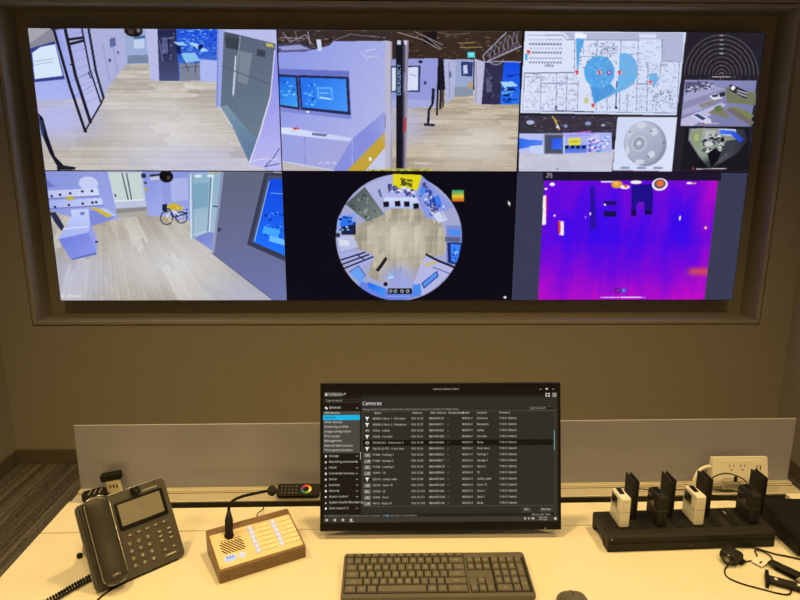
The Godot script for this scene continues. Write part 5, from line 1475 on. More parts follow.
func paint_thermal() -> void:
	cv.fill(Color("3a3c52"))
	fp([70.7,-0.9,565.7,-1.3,568.3,21.8,72,22.2],"1b1628")
	heat([76.4,21.7,559.5,21.2,558.6,363.1,75.9,364])
	fp([205.1,37.1,215.7,37,230.4,155.4,211.7,158.6],"2a0f9e")
	fp([245.4,77.8,281,77.7,281.9,88.9,246.3,88.9],"1a1060")
	fp([247.5,106.4,281.9,105.1,283.2,121.4,248.7,121.4],"15104c")
	fp([319.4,43.1,333,43.1,339.4,117.6,326.9,118.8],"180c60")
	fp([75.2,63.1,82.7,61.8,87.1,143,75.9,145.5],"f4f0f0")
	fp([82.7,63.1,85.9,63.1,87.2,99.1,87.1,143],"e03038")
	fp([121.8,132.9,137,134.1,139.4,174.6,125.4,172.1],"f0e8f4")
	fp([120.6,134.1,128.2,134.1,129.1,170.8,123.9,168.2],"e04030")
	el(98.5,32.2,7.5,4.9,"f6f2e8")
	el(81.7,44.6,4.4,3.1,"f6f2e8")
	el(109.6,118.4,3.1,3.1,"f4ecf4")
	el(249.3,87.7,3.1,3.1,"f0f0ff")
	el(209.8,113.3,1.9,5.0,"f0f0ff")
	el(197.2,122.7,1.9,2.5,"b0a0ff")
	fp([233.3,23.5,275.5,23.5,275.8,27.2,233.6,27.2],"f4f0f0")
	el(278.7,32.1,16.1,10.5,"e0a030")
	el(276.0,29.6,6.2,4.9,"f0c850")
	el(302.9,39.4,9.9,5.6,"f6f2f0")
	el(305.1,35.7,5.0,3.1,"e08040")
	el(331.7,27.1,14.9,3.7,"f0ece8")
	el(301.1,39.4,13.7,5.6,"f2eef0")
	el(303.3,37.0,5.0,3.7,"d86838")
	el(331.0,25.9,16.1,4.9,"f4f0ee")
	fp([320.4,33.3,378.6,30.8,383.1,80.1,382.4,114.4,365,116.3,358.1,80.1,348.1,80.1,337.4,86.4,337.6,118.8,325.1,118.8],"1d0d86")
	fp([362.6,102.5,382.5,101.3,383.7,115,363.7,115],"120a44")
	fp([323.7,102.6,337.5,102.6,337.6,118.8,325.1,118.8],"120a44")
	fp([341.9,80.1,356.7,78.9,358.5,98.8,344.7,98.8],"6c10c8")
	el(397.9,32.0,22.3,17.3,"f0ecf0")
	el(397.8,30.7,16.1,12.9,"605070")
	el(398.3,29.5,10.5,8.6,"ea7030")
	el(480.1,28.2,8.7,3.1,"f4f0ec")
	el(493.8,28.8,6.2,2.5,"e8a060")
	el(463.7,124.9,2.5,6.9,"f6f0ff")
	el(539.5,151.9,4.4,4.4,"ff9060")
	el(539.5,151.9,1.9,2.5,"fff0f0")
	ln([312.3,332.7,311.9,330.9,311.1,329.3,309.8,327.9,308.1,326.8,306.3,326.2,304.4,325.9,302.4,326.2,300.7,326.8,299.3,327.9,298.2,329.3,297.6,330.9,297.4,332.7,297.8,334.4,298.7,336.1,300,337.5,301.6,338.5,303.5,339.2,305.4,339.4,307.3,339.2,309.1,338.5,310.5,337.4,311.6,336,312.2,334.4,312.3,332.7],2.5,"2c2848")
	fp([314.3,325.3,328.6,325.3,329.3,340,314.9,340],"4c48c0")
	el(322.1,332.6,4.6,4.4,"7c78f0")
	tx("25",80.6,17.6,17,"f4f4f8",0)
	ln([256.2,352.7,373.9,352.5],2.2,"e0d8f0")
	tx("1 - Axis Q1961-TE - lobby thermal camera",256.5,356.6,7,"f8f0ff",0)

func paint_floor_plan() -> void:
	cv.fill(Color("26222a"))
	fg([3.9,-0,430,-0.1,425.9,210.5,0.5,205.9],"dfe6fb","d2dcf8",[-6.2,-3.7,435,209])
	fp([5.6,1.7,107.2,2.6,123.5,18,136.6,18,135.5,1.5],"b2b8d6")
	fp([156.9,2.5,423,2,427.6,72,374,73.2,364.1,17.6,160.2,17.9],"b2b8d6")
	fp([304.8,4.4,351.1,5.4,350.8,15.4,308.1,14.4],"d8def6")
	fp([135.7,4.8,167.7,5.8,167.2,15.7,136.3,14.7],"f0f4ff")
	fp([15.9,20.4,21.8,20.4,22.2,27.1,16.2,27.1],"e9eefc")
	ln([15.9,20.4,21.8,20.4,22.2,27.1],1,"8088a8")
	fp([16.4,29.3,21.7,29.3,21.9,33.7,16.6,33.7],"70789c")
	fp([23.9,20.4,29.8,20.4,30.2,27,24.2,27.1],"e9eefc")
	ln([23.9,20.4,29.8,20.4,30.2,27],1,"8088a8")
	fp([24.4,29.3,29.7,29.3,29.9,33.7,24.6,33.7],"70789c")
	fp([31.9,20.4,37.8,20.4,38.2,27,32.2,27],"e9eefc")
	ln([31.9,20.4,37.8,20.4,38.2,27],1,"8088a8")
	fp([32.3,29.3,37.7,29.2,37.9,33.7,32.6,33.7],"70789c")
	fp([39.9,20.4,45.8,20.4,46.2,27,40.2,27],"e9eefc")
	ln([39.9,20.4,45.8,20.4,46.2,27],1,"8088a8")
	fp([40.3,29.2,45.7,29.2,45.9,33.7,40.6,33.7],"70789c")
	fp([47.9,20.4,53.8,20.4,54.2,27,48.2,27],"e9eefc")
	ln([47.9,20.4,53.8,20.4,54.2,27],1,"8088a8")
	fp([48.3,29.2,53.7,29.2,53.9,33.6,48.6,33.7],"70789c")
	fp([55.9,20.4,61.8,20.3,62.2,27,56.2,27],"e9eefc")
	ln([55.9,20.4,61.8,20.3,62.2,27],1,"8088a8")
	fp([56.3,29.2,61.7,29.2,61.9,33.6,56.6,33.6],"70789c")
	fp([63.9,20.3,69.8,20.3,70.2,27,64.2,27],"e9eefc")
	ln([63.9,20.3,69.8,20.3,70.2,27],1,"8088a8")
	fp([64.3,29.2,69.7,29.2,69.9,33.6,64.6,33.6],"70789c")
	fp([71.9,20.3,77.8,20.3,78.2,27,72.2,27],"e9eefc")
	ln([71.9,20.3,77.8,20.3,78.2,27],1,"8088a8")
	fp([72.3,29.2,77.7,29.2,77.9,33.6,72.6,33.6],"70789c")
	fp([79.9,20.3,85.8,20.3,86.2,26.9,80.2,26.9],"e9eefc")
	ln([79.9,20.3,85.8,20.3,86.2,26.9],1,"8088a8")
	fp([80.3,29.2,85.7,29.2,85.9,33.6,80.6,33.6],"70789c")
	fp([87.8,20.3,93.8,20.3,94.2,26.9,88.2,26.9],"e9eefc")
	ln([87.8,20.3,93.8,20.3,94.2,26.9],1,"8088a8")
	fp([88.4,29.1,93.7,29.1,93.9,33.6,88.6,33.6],"70789c")
	fp([95.8,20.3,101.8,20.3,102.2,26.9,96.2,26.9],"e9eefc")
	ln([95.8,20.3,101.8,20.3,102.2,26.9],1,"8088a8")
	fp([96.4,29.1,101.7,29.1,101.9,33.6,96.6,33.6],"70789c")
	fp([16.9,41.5,22.9,41.5,23.2,48.1,17.3,48.2],"e9eefc")
	ln([16.9,41.5,22.9,41.5,23.2,48.1],1,"8088a8")
	fp([17.4,50.4,22.7,50.4,22.9,54.8,17.6,54.8],"70789c")
	fp([24.9,41.5,30.9,41.5,31.2,48.1,25.3,48.1],"e9eefc")
	ln([24.9,41.5,30.9,41.5,31.2,48.1],1,"8088a8")
	fp([25.4,50.4,30.7,50.4,30.9,54.8,25.6,54.8],"70789c")
	fp([33,41.5,38.9,41.4,39.2,48.1,33.3,48.1],"e9eefc")
	ln([33,41.5,38.9,41.4,39.2,48.1],1,"8088a8")
	fp([33.4,50.4,38.7,50.3,39,54.8,33.6,54.8],"70789c")
	fp([41,41.4,46.9,41.4,47.2,48.1,41.3,48.1],"e9eefc")
	ln([41,41.4,46.9,41.4,47.2,48.1],1,"8088a8")
	fp([41.4,50.3,46.8,50.3,47,54.8,41.6,54.8],"70789c")
	fp([49,41.4,54.9,41.4,55.3,48.1,49.3,48.1],"e9eefc")
	ln([49,41.4,54.9,41.4,55.3,48.1],1,"8088a8")
	fp([49.4,50.3,54.8,50.3,55,54.8,49.7,54.8],"70789c")
	fp([57,41.4,62.9,41.4,63.3,48.1,57.3,48.1],"e9eefc")
	ln([57,41.4,62.9,41.4,63.3,48.1],1,"8088a8")
	fp([57.5,50.3,62.8,50.3,63.1,54.8,57.7,54.8],"70789c")
	fp([65,41.4,70.9,41.4,71.3,48.1,65.4,48.1],"e9eefc")
	ln([65,41.4,70.9,41.4,71.3,48.1],1,"8088a8")
	fp([65.5,50.3,70.8,50.3,71.1,54.7,65.7,54.8],"70789c")
	fp([73,41.4,79,41.4,79.3,48,73.4,48.1],"e9eefc")
	ln([73,41.4,79,41.4,79.3,48],1,"8088a8")
	fp([73.5,50.3,78.9,50.3,79.1,54.7,73.8,54.7],"70789c")
	fp([81,41.4,87,41.4,87.3,48,81.4,48],"e9eefc")
	ln([81,41.4,87,41.4,87.3,48],1,"8088a8")
	fp([81.5,50.3,86.9,50.3,87.1,54.7,81.8,54.7],"70789c")
	fp([89,41.4,95,41.3,95.4,48,89.4,48],"e9eefc")
	ln([89,41.4,95,41.3,95.4,48],1,"8088a8")
	fp([89.6,50.3,94.9,50.2,95.2,54.7,89.8,54.7],"70789c")
	fp([97.1,41.3,103,41.3,103.4,48,97.4,48],"e9eefc")
	ln([97.1,41.3,103,41.3,103.4,48],1,"8088a8")
	fp([97.6,50.2,102.9,50.2,103.2,54.7,97.8,54.7],"70789c")
	fp([18.1,66,24.1,66,24.4,72.7,18.4,72.7],"e9eefc")
	ln([18.1,66,24.1,66,24.4,72.7],1,"8088a8")
	fp([18.5,75,23.9,75,24.1,79.4,18.7,79.5],"70789c")
	fp([26.1,66,32.1,66,32.4,72.7,26.5,72.7],"e9eefc")
	ln([26.1,66,32.1,66,32.4,72.7],1,"8088a8")
	fp([26.6,75,31.9,74.9,32.2,79.4,26.8,79.4],"70789c")
	fp([34.2,66,40.1,66,40.5,72.7,34.5,72.7],"e9eefc")
	ln([34.2,66,40.1,66,40.5,72.7],1,"8088a8")
	fp([34.6,74.9,40,74.9,40.2,79.4,34.8,79.4],"70789c")
	fp([42.2,66,48.2,66,48.5,72.7,42.6,72.7],"e9eefc")
	ln([42.2,66,48.2,66,48.5,72.7],1,"8088a8")
	fp([42.7,74.9,48,74.9,48.3,79.4,42.9,79.4],"70789c")
	fp([50.3,66,56.2,65.9,56.6,72.7,50.6,72.7],"e9eefc")
	ln([50.3,66,56.2,65.9,56.6,72.7],1,"8088a8")
	fp([50.7,74.9,56.1,74.9,56.3,79.4,50.9,79.4],"70789c")
	fp([58.3,65.9,64.2,65.9,64.6,72.6,58.6,72.7],"e9eefc")
	ln([58.3,65.9,64.2,65.9,64.6,72.6],1,"8088a8")
	fp([58.8,74.9,64.1,74.9,64.4,79.4,59,79.4],"70789c")
	fp([66.3,65.9,72.3,65.9,72.6,72.6,66.7,72.6],"e9eefc")
	ln([66.3,65.9,72.3,65.9,72.6,72.6],1,"8088a8")
	fp([66.8,74.9,72.2,74.9,72.4,79.4,67.1,79.4],"70789c")
	fp([74.4,65.9,80.3,65.9,80.7,72.6,74.7,72.6],"e9eefc")
	ln([74.4,65.9,80.3,65.9,80.7,72.6],1,"8088a8")
	fp([74.9,74.9,80.2,74.9,80.5,79.4,75.1,79.4],"70789c")
	fp([82.4,65.9,88.4,65.9,88.7,72.6,82.8,72.6],"e9eefc")
	ln([82.4,65.9,88.4,65.9,88.7,72.6],1,"8088a8")
	fp([82.9,74.9,88.3,74.8,88.5,79.3,83.2,79.3],"70789c")
	fp([90.4,65.9,96.4,65.9,96.8,72.6,90.8,72.6],"e9eefc")
	ln([90.4,65.9,96.4,65.9,96.8,72.6],1,"8088a8")
	fp([91,74.8,96.3,74.8,96.6,79.3,91.2,79.3],"70789c")
	fp([98.5,65.9,104.4,65.9,104.8,72.6,98.9,72.6],"e9eefc")
	ln([98.5,65.9,104.4,65.9,104.8,72.6],1,"8088a8")
	fp([99,74.8,104.4,74.8,104.6,79.3,99.3,79.3],"70789c")
	ln([9.5,9.4,104.1,9.2,116.6,20.2,136.7,20.2],1.4,"707a9a")
	ln([136.7,20.2,140.7,101.8,8,104.2],1.4,"707a9a")
	ln([8,104.2,7.6,200.3,425.1,204.4],1.4,"707a9a")
	ln([52.3,106.4,54.7,197.9],1.4,"707a9a")
	ln([94.1,104.1,97.1,197.8],1.4,"707a9a")
	ln([121.6,104.1,125.1,200.1],1.4,"707a9a")
	ln([152.8,123.3,155.4,201.2],1.4,"707a9a")
	ln([195.9,20.1,197.7,61.2],1.4,"707a9a")
	ln([224.6,38.9,227.6,94.9],1.4,"707a9a")
	ln([258.8,21.1,269.3,199.9],1.4,"707a9a")
	ln([305,19.9,315.2,197.5],1.4,"707a9a")
	ln([335.7,72.2,343.4,201],1.4,"707a9a")
	ln([368.8,17.6,372.7,72.1,424.3,74.3],1.4,"707a9a")
	ln([419.6,75.4,426.1,202],1.4,"707a9a")
	ln([160.7,61.3,208.5,62.3],1.4,"707a9a")
	ln([158,20.2,161.6,55.7],1.4,"707a9a")
	ln([252.8,20,306.2,19.9],1.4,"707a9a")
	ln([93.1,129,153.3,130.1],1.4,"707a9a")
	ln([51.2,130.2,93.2,130.2],1.4,"707a9a")
	ln([309.5,129.8,340.8,129.8],1.4,"707a9a")
	ln([204.1,151.7,206.1,197.7],1.4,"707a9a")
	ln([233,151.6,235.4,200],1.4,"707a9a")
	ln([287.2,151.6,289.9,199.9],1.4,"707a9a")
	ln([340.8,129.8,363.6,129.8],1.4,"707a9a")
	ln([369.3,74.4,370.9,117.2],1.4,"707a9a")
	ln([163.9,20.2,252.8,20],1.4,"707a9a")
	ln([96,200.2,197.9,202.3],2.6,"4a5270")
	ln([256.1,123.1,259,191.8],2.6,"4a5270")
	ln([8,104.2,139.5,101.8],2,"4a5270")
	fp([94,187.4,100.1,187.4,101,202.5,94.9,202.5],"4a5270")
	specks([14.1,106.5,151.7,106.3,155.2,197.8,12.2,196.8],150,32,6,1.6,["a4acc8","b4bcd6","8c94b4","c4cae0"])
	specks([164.1,22.4,253,22.2,260.2,191.8,181.5,191.9],130,33,6,1.6,["a4acc8","b4bcd6","8c94b4"])
	specks([258.9,22.2,359.7,22,415.6,77.7,423.5,200.3,272.8,197.6],190,34,6,1.6,["a4acc8","b4bcd6","8c94b4","c4cae0"])
	specks([199.9,25.6,253.2,25.5,255.6,55.5,202,55.6],40,35,9,1.5,["a8b0cc","8c94b4"])
	specks([353,145.7,407.3,145.7,407.3,177.2,354.7,177.3],50,36,3,4,["7c84a4"])
	fp([140,16.9,162.6,17.9,152,55.7,151.1,96.1,147.5,96.1,142.2,50.2],"59a6e4")
	fp([248.3,100.5,248.3,106.9,247.3,113.2,245.3,119.2,242.4,124.8,238.6,129.7,234.1,134,228.8,137.4,223.1,139.9,217,141.4,210.6,142,204.2,141.5,197.8,139.9,191.7,137.4,186,134,180.8,129.8,176.3,124.9,172.6,119.3,169.8,113.3,167.9,107,166.9,100.6,167,94.2,168.1,87.9,170.1,81.9,173.1,76.4,176.9,71.6,181.4,67.4,186.6,64,192.3,61.6,198.4,60.1,204.7,59.5,211,60,217.3,61.5,223.4,64,229.1,67.3,234.2,71.4,238.7,76.3,242.5,81.8,245.4,87.7,247.3,94],"58a8ea")
	fp([257.8,53.3,273.2,52.2,289.1,57.7,302.1,70,309.7,89.1,309.2,111.7,301.1,129.9,286.4,141.3,198.9,181.5,187.6,140.3,214.3,143.1,237.7,134.5,256.7,147,260.3,100.4],"6cb2ea")
	fp([183.7,135.7,214.2,141.4,241,129.9,256.7,147,198.9,181.5,189.2,146],"4c98dc")
	fp([341,104.8,361,101.4,368.5,117.3,358.2,136.6,343.2,129.8],"70b4ea")
	fp([6.9,54.9,15.2,56,13.7,72.7,6.5,71.6],"5cb4e0")
	specks([173,66.9,238.6,66.8,243.7,134.5,180.6,134.6],40,37,5,2,["3c78bc","88c0f0"])
	el(16.2,51.5,6.5,5.6,"f0d0d8")
	fp([11.3,47.1,20.8,47,19.8,52.6,12.7,52.6],"c8404c")
	fp([13.4,53.7,19.9,53.7,19.4,56.5,13.5,56.5],"c05060")
	el(147.8,101.8,6.6,5.7,"f0d0d8")
	fp([142.8,97.3,152.3,97.2,151.5,102.9,144.3,102.9],"c8404c")
	fp([145,104,151.6,104,151.2,106.8,145.2,106.8],"c05060")
	el(207.7,101.7,6.6,5.7,"f0d0d8")
	fp([202.6,97.2,212.2,97.1,211.4,102.8,204.2,102.8],"c8404c")
	fp([204.9,103.9,211.5,103.9,211.1,106.7,205.1,106.7],"c05060")
	el(261.6,101.6,6.6,5.7,"f0d0d8")
	fp([256.4,97.1,266,97.1,265.3,102.7,258.1,102.7],"c8404c")
	fp([258.8,103.8,265.4,103.8,265,106.7,259,106.7],"c05060")
	el(346.5,126.4,6.6,5.7,"f0d0d8")
	fp([341.3,121.8,350.9,121.8,350.2,127.5,343,127.5],"c8404c")
	fp([343.7,128.7,350.3,128.6,349.9,131.5,343.9,131.5],"c05060")
	el(196.8,186.2,6.7,5.8,"f0d0d8")
	fp([191.7,181.5,201.3,181.5,200.5,187.3,193.3,187.3],"c8404c")
	fp([193.9,188.5,200.6,188.5,200.2,191.3,194.1,191.3],"c05060")
	el(234.0,101.6,6.6,6.2,"7450b4")
	el(234.0,101.1,3.0,2.8,"e0d0f0")
	el(177.7,172.4,7.2,8.1,"c8c890")
	fp([256.3,188.4,262.4,188.4,262.8,194.1,256.7,194.2],"181820")
	specks([14.1,106.5,151.7,106.3,155.2,197.8,12.2,196.8],110,51,1.6,6,["9aa2c0","b4bcd6"])
	specks([164.1,22.4,300.4,22.1,314.7,191.8,205.7,191.9],110,52,1.6,6,["9aa2c0","b4bcd6"])
	specks([310.6,72.2,412.7,77.7,423.2,197.4,321.2,196.4],120,53,1.6,6,["9aa2c0","8890b0"])
	specks([8.1,107.6,149.4,107.4,155.2,197.8,12.2,196.8],40,54,14,1.4,["98a0bc"])
	specks([259.3,27.7,412.7,77.7,422,197.4,272.8,197.6],50,55,14,1.4,["98a0bc"])
	specks([140.4,22.4,253,22.2,252.7,94.8,151,95],40,56,4,3,["7078a0"])
	tx("Office",61.0,89.5,9,"404868",0)
	tx("Lobby",368.0,85.6,8,"606888",0)
	fp([0.7,210.4,264.3,213.6,265.9,265,2,265.3],"3a3440")
	specks([3.3,213.9,259.6,215.9,258.9,253.3,3.9,253.6],100,38,8,1.6,["241e26","5c5460","746c7c","4a4048"])
	planks([2.3,300.8,133.9,306.6,263.7,300.5,261,361.5,3.8,361.8],"d0d2e4","bcbcd0",132,271,90,46,500)
	fp([0.5,259.5,70,259.4,72.9,312.6,2.7,309.1],"b8c0ee")
	fg([1,271.2,30.6,275.9,64.9,277,65.8,294.8,31.5,294.8,2.3,300.8],"2f68f0","5c8cf4",[3.5,271.2,66.1,300.7])
	fp([31.4,292.4,70.4,288.9,71.7,313.8,32.3,311.4],"c6d2f6")
	fp([67.5,258.2,124.9,258.1,128.2,313.7,70.5,313.8],"8890a8")
	fp([71.4,262.9,119.1,262.8,121.9,311.4,74,311.4],"4c5064")
	fg([90.3,272.3,118.3,271.1,120.1,300.7,91.9,300.7],"2450e8","3c70f0",[89,271.1,115.2,300.7])
	fp([122.5,258.1,252.9,255.6,258,306.5,125.6,310.2],"aab4f0")
	fp([135.5,272.2,168.4,269.9,169.7,289.9,137.9,291.2],"e4dc40")
	ln([142.2,280.5,162.9,279.3],3,"a8a030")
	fg([126.9,291.2,186.8,288.7,188.2,310.1,128.1,311.3],"4468e0","7088ea",[151.6,294.7,152.6,310.1])
	fp([128.1,291.2,136.6,290,137.1,298.3,128.6,298.9],"15161e")
	fp([144,291.1,152.5,290,153.1,298.2,144.5,298.8],"15161e")
	fp([158.7,291.1,167.3,289.9,167.8,298.2,159.2,298.8],"15161e")
	fp([174.7,291.1,183.2,289.9,183.7,298.2,175.2,298.8],"15161e")
	fp([186.8,271,217.8,259.2,223.4,303.5,189.1,305.3],"c8c2f4")
	specks([189.3,271,247.5,265.1,250.4,303.5,191.5,303.6],40,39,8,5,["5c6cd0","e8ecfc","9050c0","4c90f0"])
	ln([120.1,259.3,159.1,258.1],4,"b8a0f0")
	ln([161.4,256.9,195.4,253.4],4,"c060d0")
	ln([125.3,265.2,192.4,262.8],3,"9c88f0")
	el(29.6,230.2,10.9,5.8,"aab4d8")
	el(186.6,232.3,8.5,5.3,"8c98c0")
	el(228.4,236.9,6.1,2.9,"a8b0d0")
	ln([96.1,224.3,109.7,248.8],5,"c0a050")
	ln([88.3,215,101.1,226.6],4,"b89c4c")
	el(104.4,241.8,4.3,4.1,"d8dcf0")
	el(126.2,239.4,4.9,4.7,"8890d0")
	ln([122.9,265.2,125.8,313.7],2,"e8ecff")
	el(110.8,353.2,2.5,2.4,"7c7c94")
	fp([-1.7,209.3,264,210.1,264.4,214.2,-0.4,212.2],"241f28")
	fg([265.6,214.7,428.5,214.5,427.9,359,263.1,356.7],"cfd8f4","dde6fa",[268.3,218.2,439.8,354.2])
	fg([406,284.9,406.2,294.3,404.9,303.5,402.2,312.2,398.1,320.2,392.7,327.4,386.2,333.6,378.7,338.6,370.5,342.2,361.6,344.5,352.4,345.2,343.1,344.5,333.8,342.3,324.9,338.6,316.6,333.7,309,327.5,302.4,320.3,296.9,312.3,292.6,303.6,289.7,294.4,288.3,285.1,288.2,275.7,289.7,266.7,292.5,258,296.7,250.1,302,243,308.5,237,316,232.2,324.1,228.6,332.9,226.4,341.9,225.7,351.1,226.4,360.3,228.6,369,232.1,377.3,236.9,384.9,242.9,391.5,250,397,257.9,401.4,266.5,404.4,275.6],"b0b6ca","868ea6",[306.3,235.7,394.8,336.2])
	fg([396.1,283.8,396.3,292.5,395.1,301,392.7,309.1,389,316.6,384.3,323.3,378.5,329,371.8,333.7,364.4,337,356.5,339.1,348.2,339.8,339.9,339.1,331.6,337.1,323.6,333.7,316.1,329.1,309.3,323.4,303.4,316.7,298.4,309.2,294.6,301.1,292,292.6,290.6,283.9,290.6,275.2,291.8,266.7,294.3,258.7,298,251.3,302.8,244.8,308.6,239.1,315.3,234.6,322.6,231.3,330.4,229.3,338.5,228.6,346.8,229.3,355,231.3,362.9,234.6,370.3,239.1,377,244.7,383,251.2,388,258.6,391.9,266.6,394.6,275.1],"c2c8da","9aa2b8",[294.5,241.5,382.5,336.2])
	el(331.9,236.8,13.4,8.2,"cfd4e4")
	el(368.8,253.2,9.8,10.6,"cfd4e4")
	el(366.9,313.5,9.8,9.6,"cfd4e4")
	el(299.6,303.4,5.5,13.1,"cfd4e4")
	el(336.0,333.8,13.6,7.2,"cfd4e4")
	el(302.1,259.1,4.9,7.1,"cfd4e4")
	el(330.0,285.0,28.2,28.6,"aab2c6")
	el(330.0,285.0,22.1,22.6,"bcc3d4")
	el(330.0,285.0,15.3,16.1,"8d95aa")
	el(330.0,285.0,11.0,11.9,"a4acc0")
	el(329.9,283.8,4.9,5.3,"d4dae8")
	el(361.3,252.0,2.4,2.4,"5c6478")
	el(358.8,319.5,2.5,2.4,"5c6478")
	el(302.9,254.4,2.4,2.4,"5c6478")
	el(397.8,282.6,2.5,2.4,"5c6478")
	fp([283.3,345.9,310.4,345.9,311.1,354.3,283.9,354.3],"b0b8d4")
	ln([287.3,350.1,307.1,350.1],2,"6c7490")
	fp([329,345.8,356.2,345.8,356.9,354.2,329.7,354.3],"b0b8d4")
	ln([333,350,352.8,350],2,"6c7490")
	fp([374.7,345.8,401.9,345.8,402.7,354.2,375.5,354.2],"b0b8d4")
	ln([378.8,350,398.6,350],2,"6c7490")
	ln([635.1,105.7,632.6,92.6,628.4,79.7,622.7,67.3,615.5,55.6,607,44.7,597.3,35,586.6,26.4,575.1,19.3,562.9,13.6,550.3,9.5,537.4,7,524.5,6.2,511.8,7,499.5,9.6,487.8,13.7,476.9,19.5,467,26.7,458.3,35.2,450.8,45,444.8,55.9,440.3,67.6,437.4,80,436.2,92.9,436.6,106.1],1.2,"8a8686")
	ln([624.1,105.8,621.8,94,618.2,82.6,613.1,71.5,606.7,61.1,599.2,51.5,590.6,42.8,581,35.2,570.8,28.8,559.9,23.7,548.7,20.1,537.2,17.8,525.7,17.1,514.5,17.9,503.5,20.1,493.1,23.9,483.4,29,474.6,35.4,466.8,43,460.2,51.7,454.8,61.4,450.8,71.8,448.3,82.9,447.2,94.3,447.7,106],1.2,"8a8686")
	ln([613,105.8,611.1,95.5,607.9,85.5,603.5,75.8,597.9,66.7,591.3,58.2,583.8,50.6,575.4,44,566.4,38.4,556.9,33.9,547.1,30.7,537,28.7,527,28.1,517.1,28.8,507.5,30.8,498.4,34,489.9,38.5,482.2,44.1,475.4,50.8,469.6,58.5,464.9,66.9,461.4,76.1,459.2,85.7,458.3,95.8,458.7,106],1.2,"8a8686")
	ln([602,105.8,600.4,97,597.6,88.4,593.8,80.1,589.1,72.3,583.4,65,577,58.5,569.8,52.8,562.1,47.9,553.9,44.1,545.5,41.3,536.9,39.7,528.2,39.1,519.8,39.7,511.5,41.4,503.7,44.2,496.4,48.1,489.8,52.9,484,58.6,479,65.2,475,72.5,472,80.3,470.1,88.6,469.3,97.2,469.7,106],1.2,"8a8686")
	ln([591,105.8,589.6,98.5,587.3,91.3,584.2,84.4,580.2,77.9,575.5,71.8,570.1,66.3,564.2,61.6,557.7,57.5,550.9,54.3,543.9,52,536.7,50.6,529.5,50.2,522.4,50.7,515.5,52.1,509,54.4,503,57.6,497.4,61.7,492.6,66.5,488.4,72,485.1,78,482.6,84.6,481,91.5,480.4,98.7,480.7,106],1.2,"8a8686")
	ln([579.9,105.8,578.9,100,577.1,94.2,574.5,88.7,571.4,83.4,567.6,78.6,563.3,74.2,558.5,70.4,553.4,67.2,547.9,64.6,542.3,62.7,536.5,61.6,530.8,61.3,525.1,61.6,519.6,62.8,514.4,64.7,509.5,67.2,505.1,70.5,501.2,74.3,497.9,78.7,495.2,83.6,493.2,88.8,492,94.4,491.5,100.1,491.7,106],1.2,"8a8686")
	ln([568.9,105.8,568.1,101.4,566.8,97.1,564.9,93,562.5,89,559.7,85.4,556.5,82.1,552.9,79.2,549,76.8,544.9,74.9,540.7,73.5,536.4,72.6,532,72.4,527.8,72.7,523.6,73.5,519.7,74.9,516.1,76.9,512.7,79.3,509.8,82.2,507.3,85.5,505.3,89.1,503.9,93.1,502.9,97.2,502.6,101.6,502.8,105.9],1.2,"8a8686")
	ln([559.3,105.9,558.7,102.7,557.7,99.7,556.4,96.7,554.7,94,552.7,91.4,550.5,89,547.9,87,545.2,85.3,542.3,83.9,539.3,82.9,536.2,82.3,533.1,82.1,530.1,82.3,527.2,82.9,524.4,83.9,521.8,85.3,519.5,87,517.4,89.1,515.6,91.4,514.2,94,513.2,96.8,512.5,99.8,512.3,102.8,512.4,105.9],1.2,"8a8686")
	ln([549.6,105.9,549.3,104,548.7,102.2,547.9,100.5,547,98.9,545.8,97.3,544.4,96,542.9,94.8,541.3,93.8,539.6,92.9,537.9,92.4,536.1,92,534.2,91.9,532.5,92,530.7,92.4,529.1,93,527.6,93.8,526.2,94.8,525,96,523.9,97.4,523.1,98.9,522.5,100.5,522.1,102.3,522,104.1,522.1,105.9],1.2,"8a8686")
	ln([541.3,105.9,541.2,105.2,541,104.4,540.7,103.7,540.3,103.1,539.8,102.5,539.3,101.9,538.7,101.4,538,101,537.4,100.7,536.6,100.5,535.9,100.3,535.2,100.3,534.5,100.3,533.8,100.5,533.1,100.7,532.5,101,532,101.5,531.5,101.9,531.1,102.5,530.7,103.1,530.5,103.8,530.3,104.5,530.3,105.2,530.3,105.9],1.2,"d8d4d4")
	fp([519.1,6.4,530,6.4,530.3,9.5,519.4,9.5],"a09ca0")
	fp([520.3,17.3,531.2,17.3,531.6,20.5,520.7,20.5],"a09ca0")
	fp([521.6,28.3,532.5,28.3,532.8,31.5,521.9,31.5],"a09ca0")
	fp([522.8,39.3,533.7,39.3,534.1,42.5,523.2,42.5],"a09ca0")
	fp([524.1,50.4,535,50.4,535.4,53.6,524.4,53.6],"a09ca0")
	specks([442.3,108,632.6,107.7,632.4,117.5,442,117.8],26,40,2,5,["4a464c","6c686c"])
	ln([511.6,111.1,559.9,111.1],2.4,"d8d4d4")
	fg([439.3,119.1,632.8,120.1,632.3,239.3,438.8,238.1],"8f92c0","7c7ea8",[468.5,121,551.1,240])
	fp([441.8,157,504.4,134,574.8,143.7,490.4,196.7,441.5,210],"a4a4cc")
	fp([441,176.8,546.8,141.1,554.9,151.6,441.6,196.7],"8c8cb0")
	fp([440.5,220,543.9,176.7,558.5,183.3,473.8,238.1,440.2,238.1],"bcbadc")
	fp([439.9,124.3,503.2,122.9,503.1,134.6,444,151.8],"5c5a78")
	specks([442.9,127.5,524.2,125.5,526.3,143.8,445,147.8],40,41,9,4,["3c3a50","c8c8e0","6c6a90"])
	fp([482,183.4,532,163.5,543,168.8,493.3,191.3],"8c887c")
	fp([549.8,137.2,635.3,151.5,637.9,183.2,559.2,176.7],"74785c")
	fp([563.3,188.6,588.4,188.5,638.4,209.8,629.8,219.1,567.5,200.5],"7c8250")
	fp([512,203.3,541.7,182,570,209.9,568.1,217.9,519.4,207.3],"807c6c")
	fp([560.1,196.6,573.2,189.9,640.6,227.2,633.5,237.9],"746a64")
	el(537.3,192.6,11.1,8.0,"5f7a48")
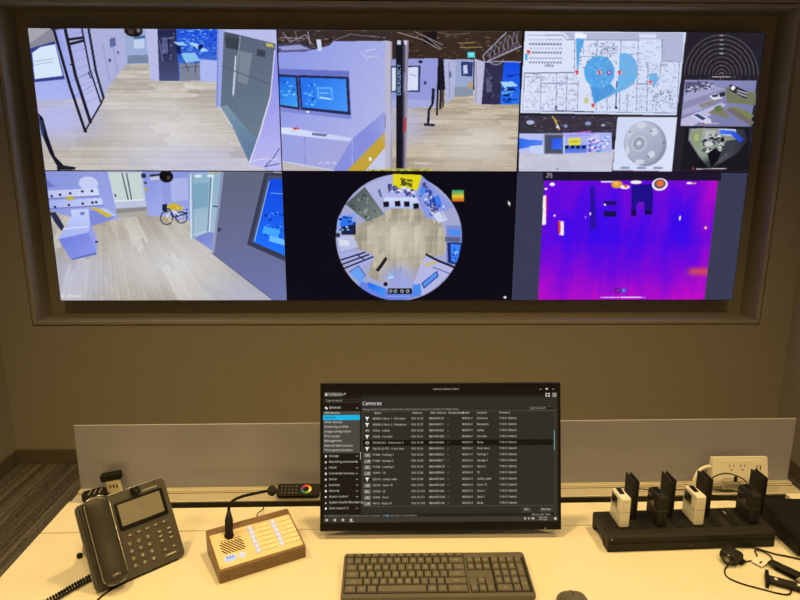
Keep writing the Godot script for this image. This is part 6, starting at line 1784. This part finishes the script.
	fp([508.8,160.9,524.5,153,545.8,156.9,545.4,166.1,522.3,170.1],"dfe2f4")
	fp([515.4,158.2,531.6,154.3,535.1,160.9,520.2,163.5],"3c3c54")
	fp([534.2,153,550.4,149,552.9,158.2,539.6,163.5],"2b2a34")
	fp([466.8,211.3,479.8,202,520.9,220.6,523.5,231.3,501.2,232.7],"cfd2ee")
	fp([472.1,208.7,483,206,506.6,218,498.8,223.3],"3c4264")
	fp([560.8,130.6,570.6,131.9,609.9,147.6,613.5,166,605,164.7,562.4,145],"2b2a34")
	el(571.4,139.1,6.2,5.9,"e8e8f0")
	ln([583.2,145,610.5,152.8],2.5,"dcdce8")
	ln([584,151.6,611.5,160.7],2.5,"dcdce8")
	ln([475.3,120.3,478.2,134.7],2,"404058")
	ln([508.1,231.3,543.1,231.3],2,"e8c0c0")
	el(501.1,231.4,2.8,2.7,"d04050")
	fp([453,240.8,628.4,241.9,641.1,356.6,452,356.7],"1a181e")
	fg([464.5,243.5,614.9,246,628.5,277.1,603,311.2,568.6,331.8,531.3,353.9,497.7,318.1,463.5,274.5],"70767c","2c2c34",[493.4,290.8,627.4,290.7])
	fg([470.5,247.5,502.4,243.4,579.7,244.7,598.1,270.3,582.3,297.5,553.6,324.9,528,349.7,495.5,311.3,467.3,270.5],"a8b49c","7c887c",[468,250.2,548.8,345.6])
	fp([470.8,250.2,502.5,244.8,498.2,270.4,496.2,304.4,470.1,270.5],"8c9878")
	fp([479.1,262.3,491.3,258.3,493.3,277.2,483.5,277.2],"a8bc6c")
	fp([502.7,246.1,551.8,246.1,555.3,277.2,507.5,290.8],"9c9ea0")
	fp([507.3,250.2,535.4,250.1,537.6,270.4,509.9,273.8],"b4bab4")
	fp([544.7,246.1,591,246,597.5,264.9,550.6,260.9],"d8dcf4")
	fg([546.3,247.4,587.3,250.1,618.2,273,609.5,282.5,578.6,259.5,550.5,259.6],"4c7cf8","2440c8",[549.4,250.1,618.7,277.1])
	specks([497.2,260.3,570.9,260.2,573.3,311.2,505.4,304.4],60,42,9,5,["15161c","2c2e34","e0e4ec","0c0c10","5c6060"])
	el(522.4,285.3,12.7,6.8,"c8ccd0")
	fp([521,311.3,540.5,296.2,566.2,311.2,536.4,348.4],"101014")
	fp([569.4,277.1,598.5,273,574.7,311.2,553.6,324.9],"3c4044")
	soft(527,342,43,28,"0e0e14",0.7)
	ln([494.2,352.5,579.3,351.1],2.6,"c8c4cc")
	fp([483.8,348.4,488.1,348.4,488.6,353.9,484.4,353.9],"c03c48")
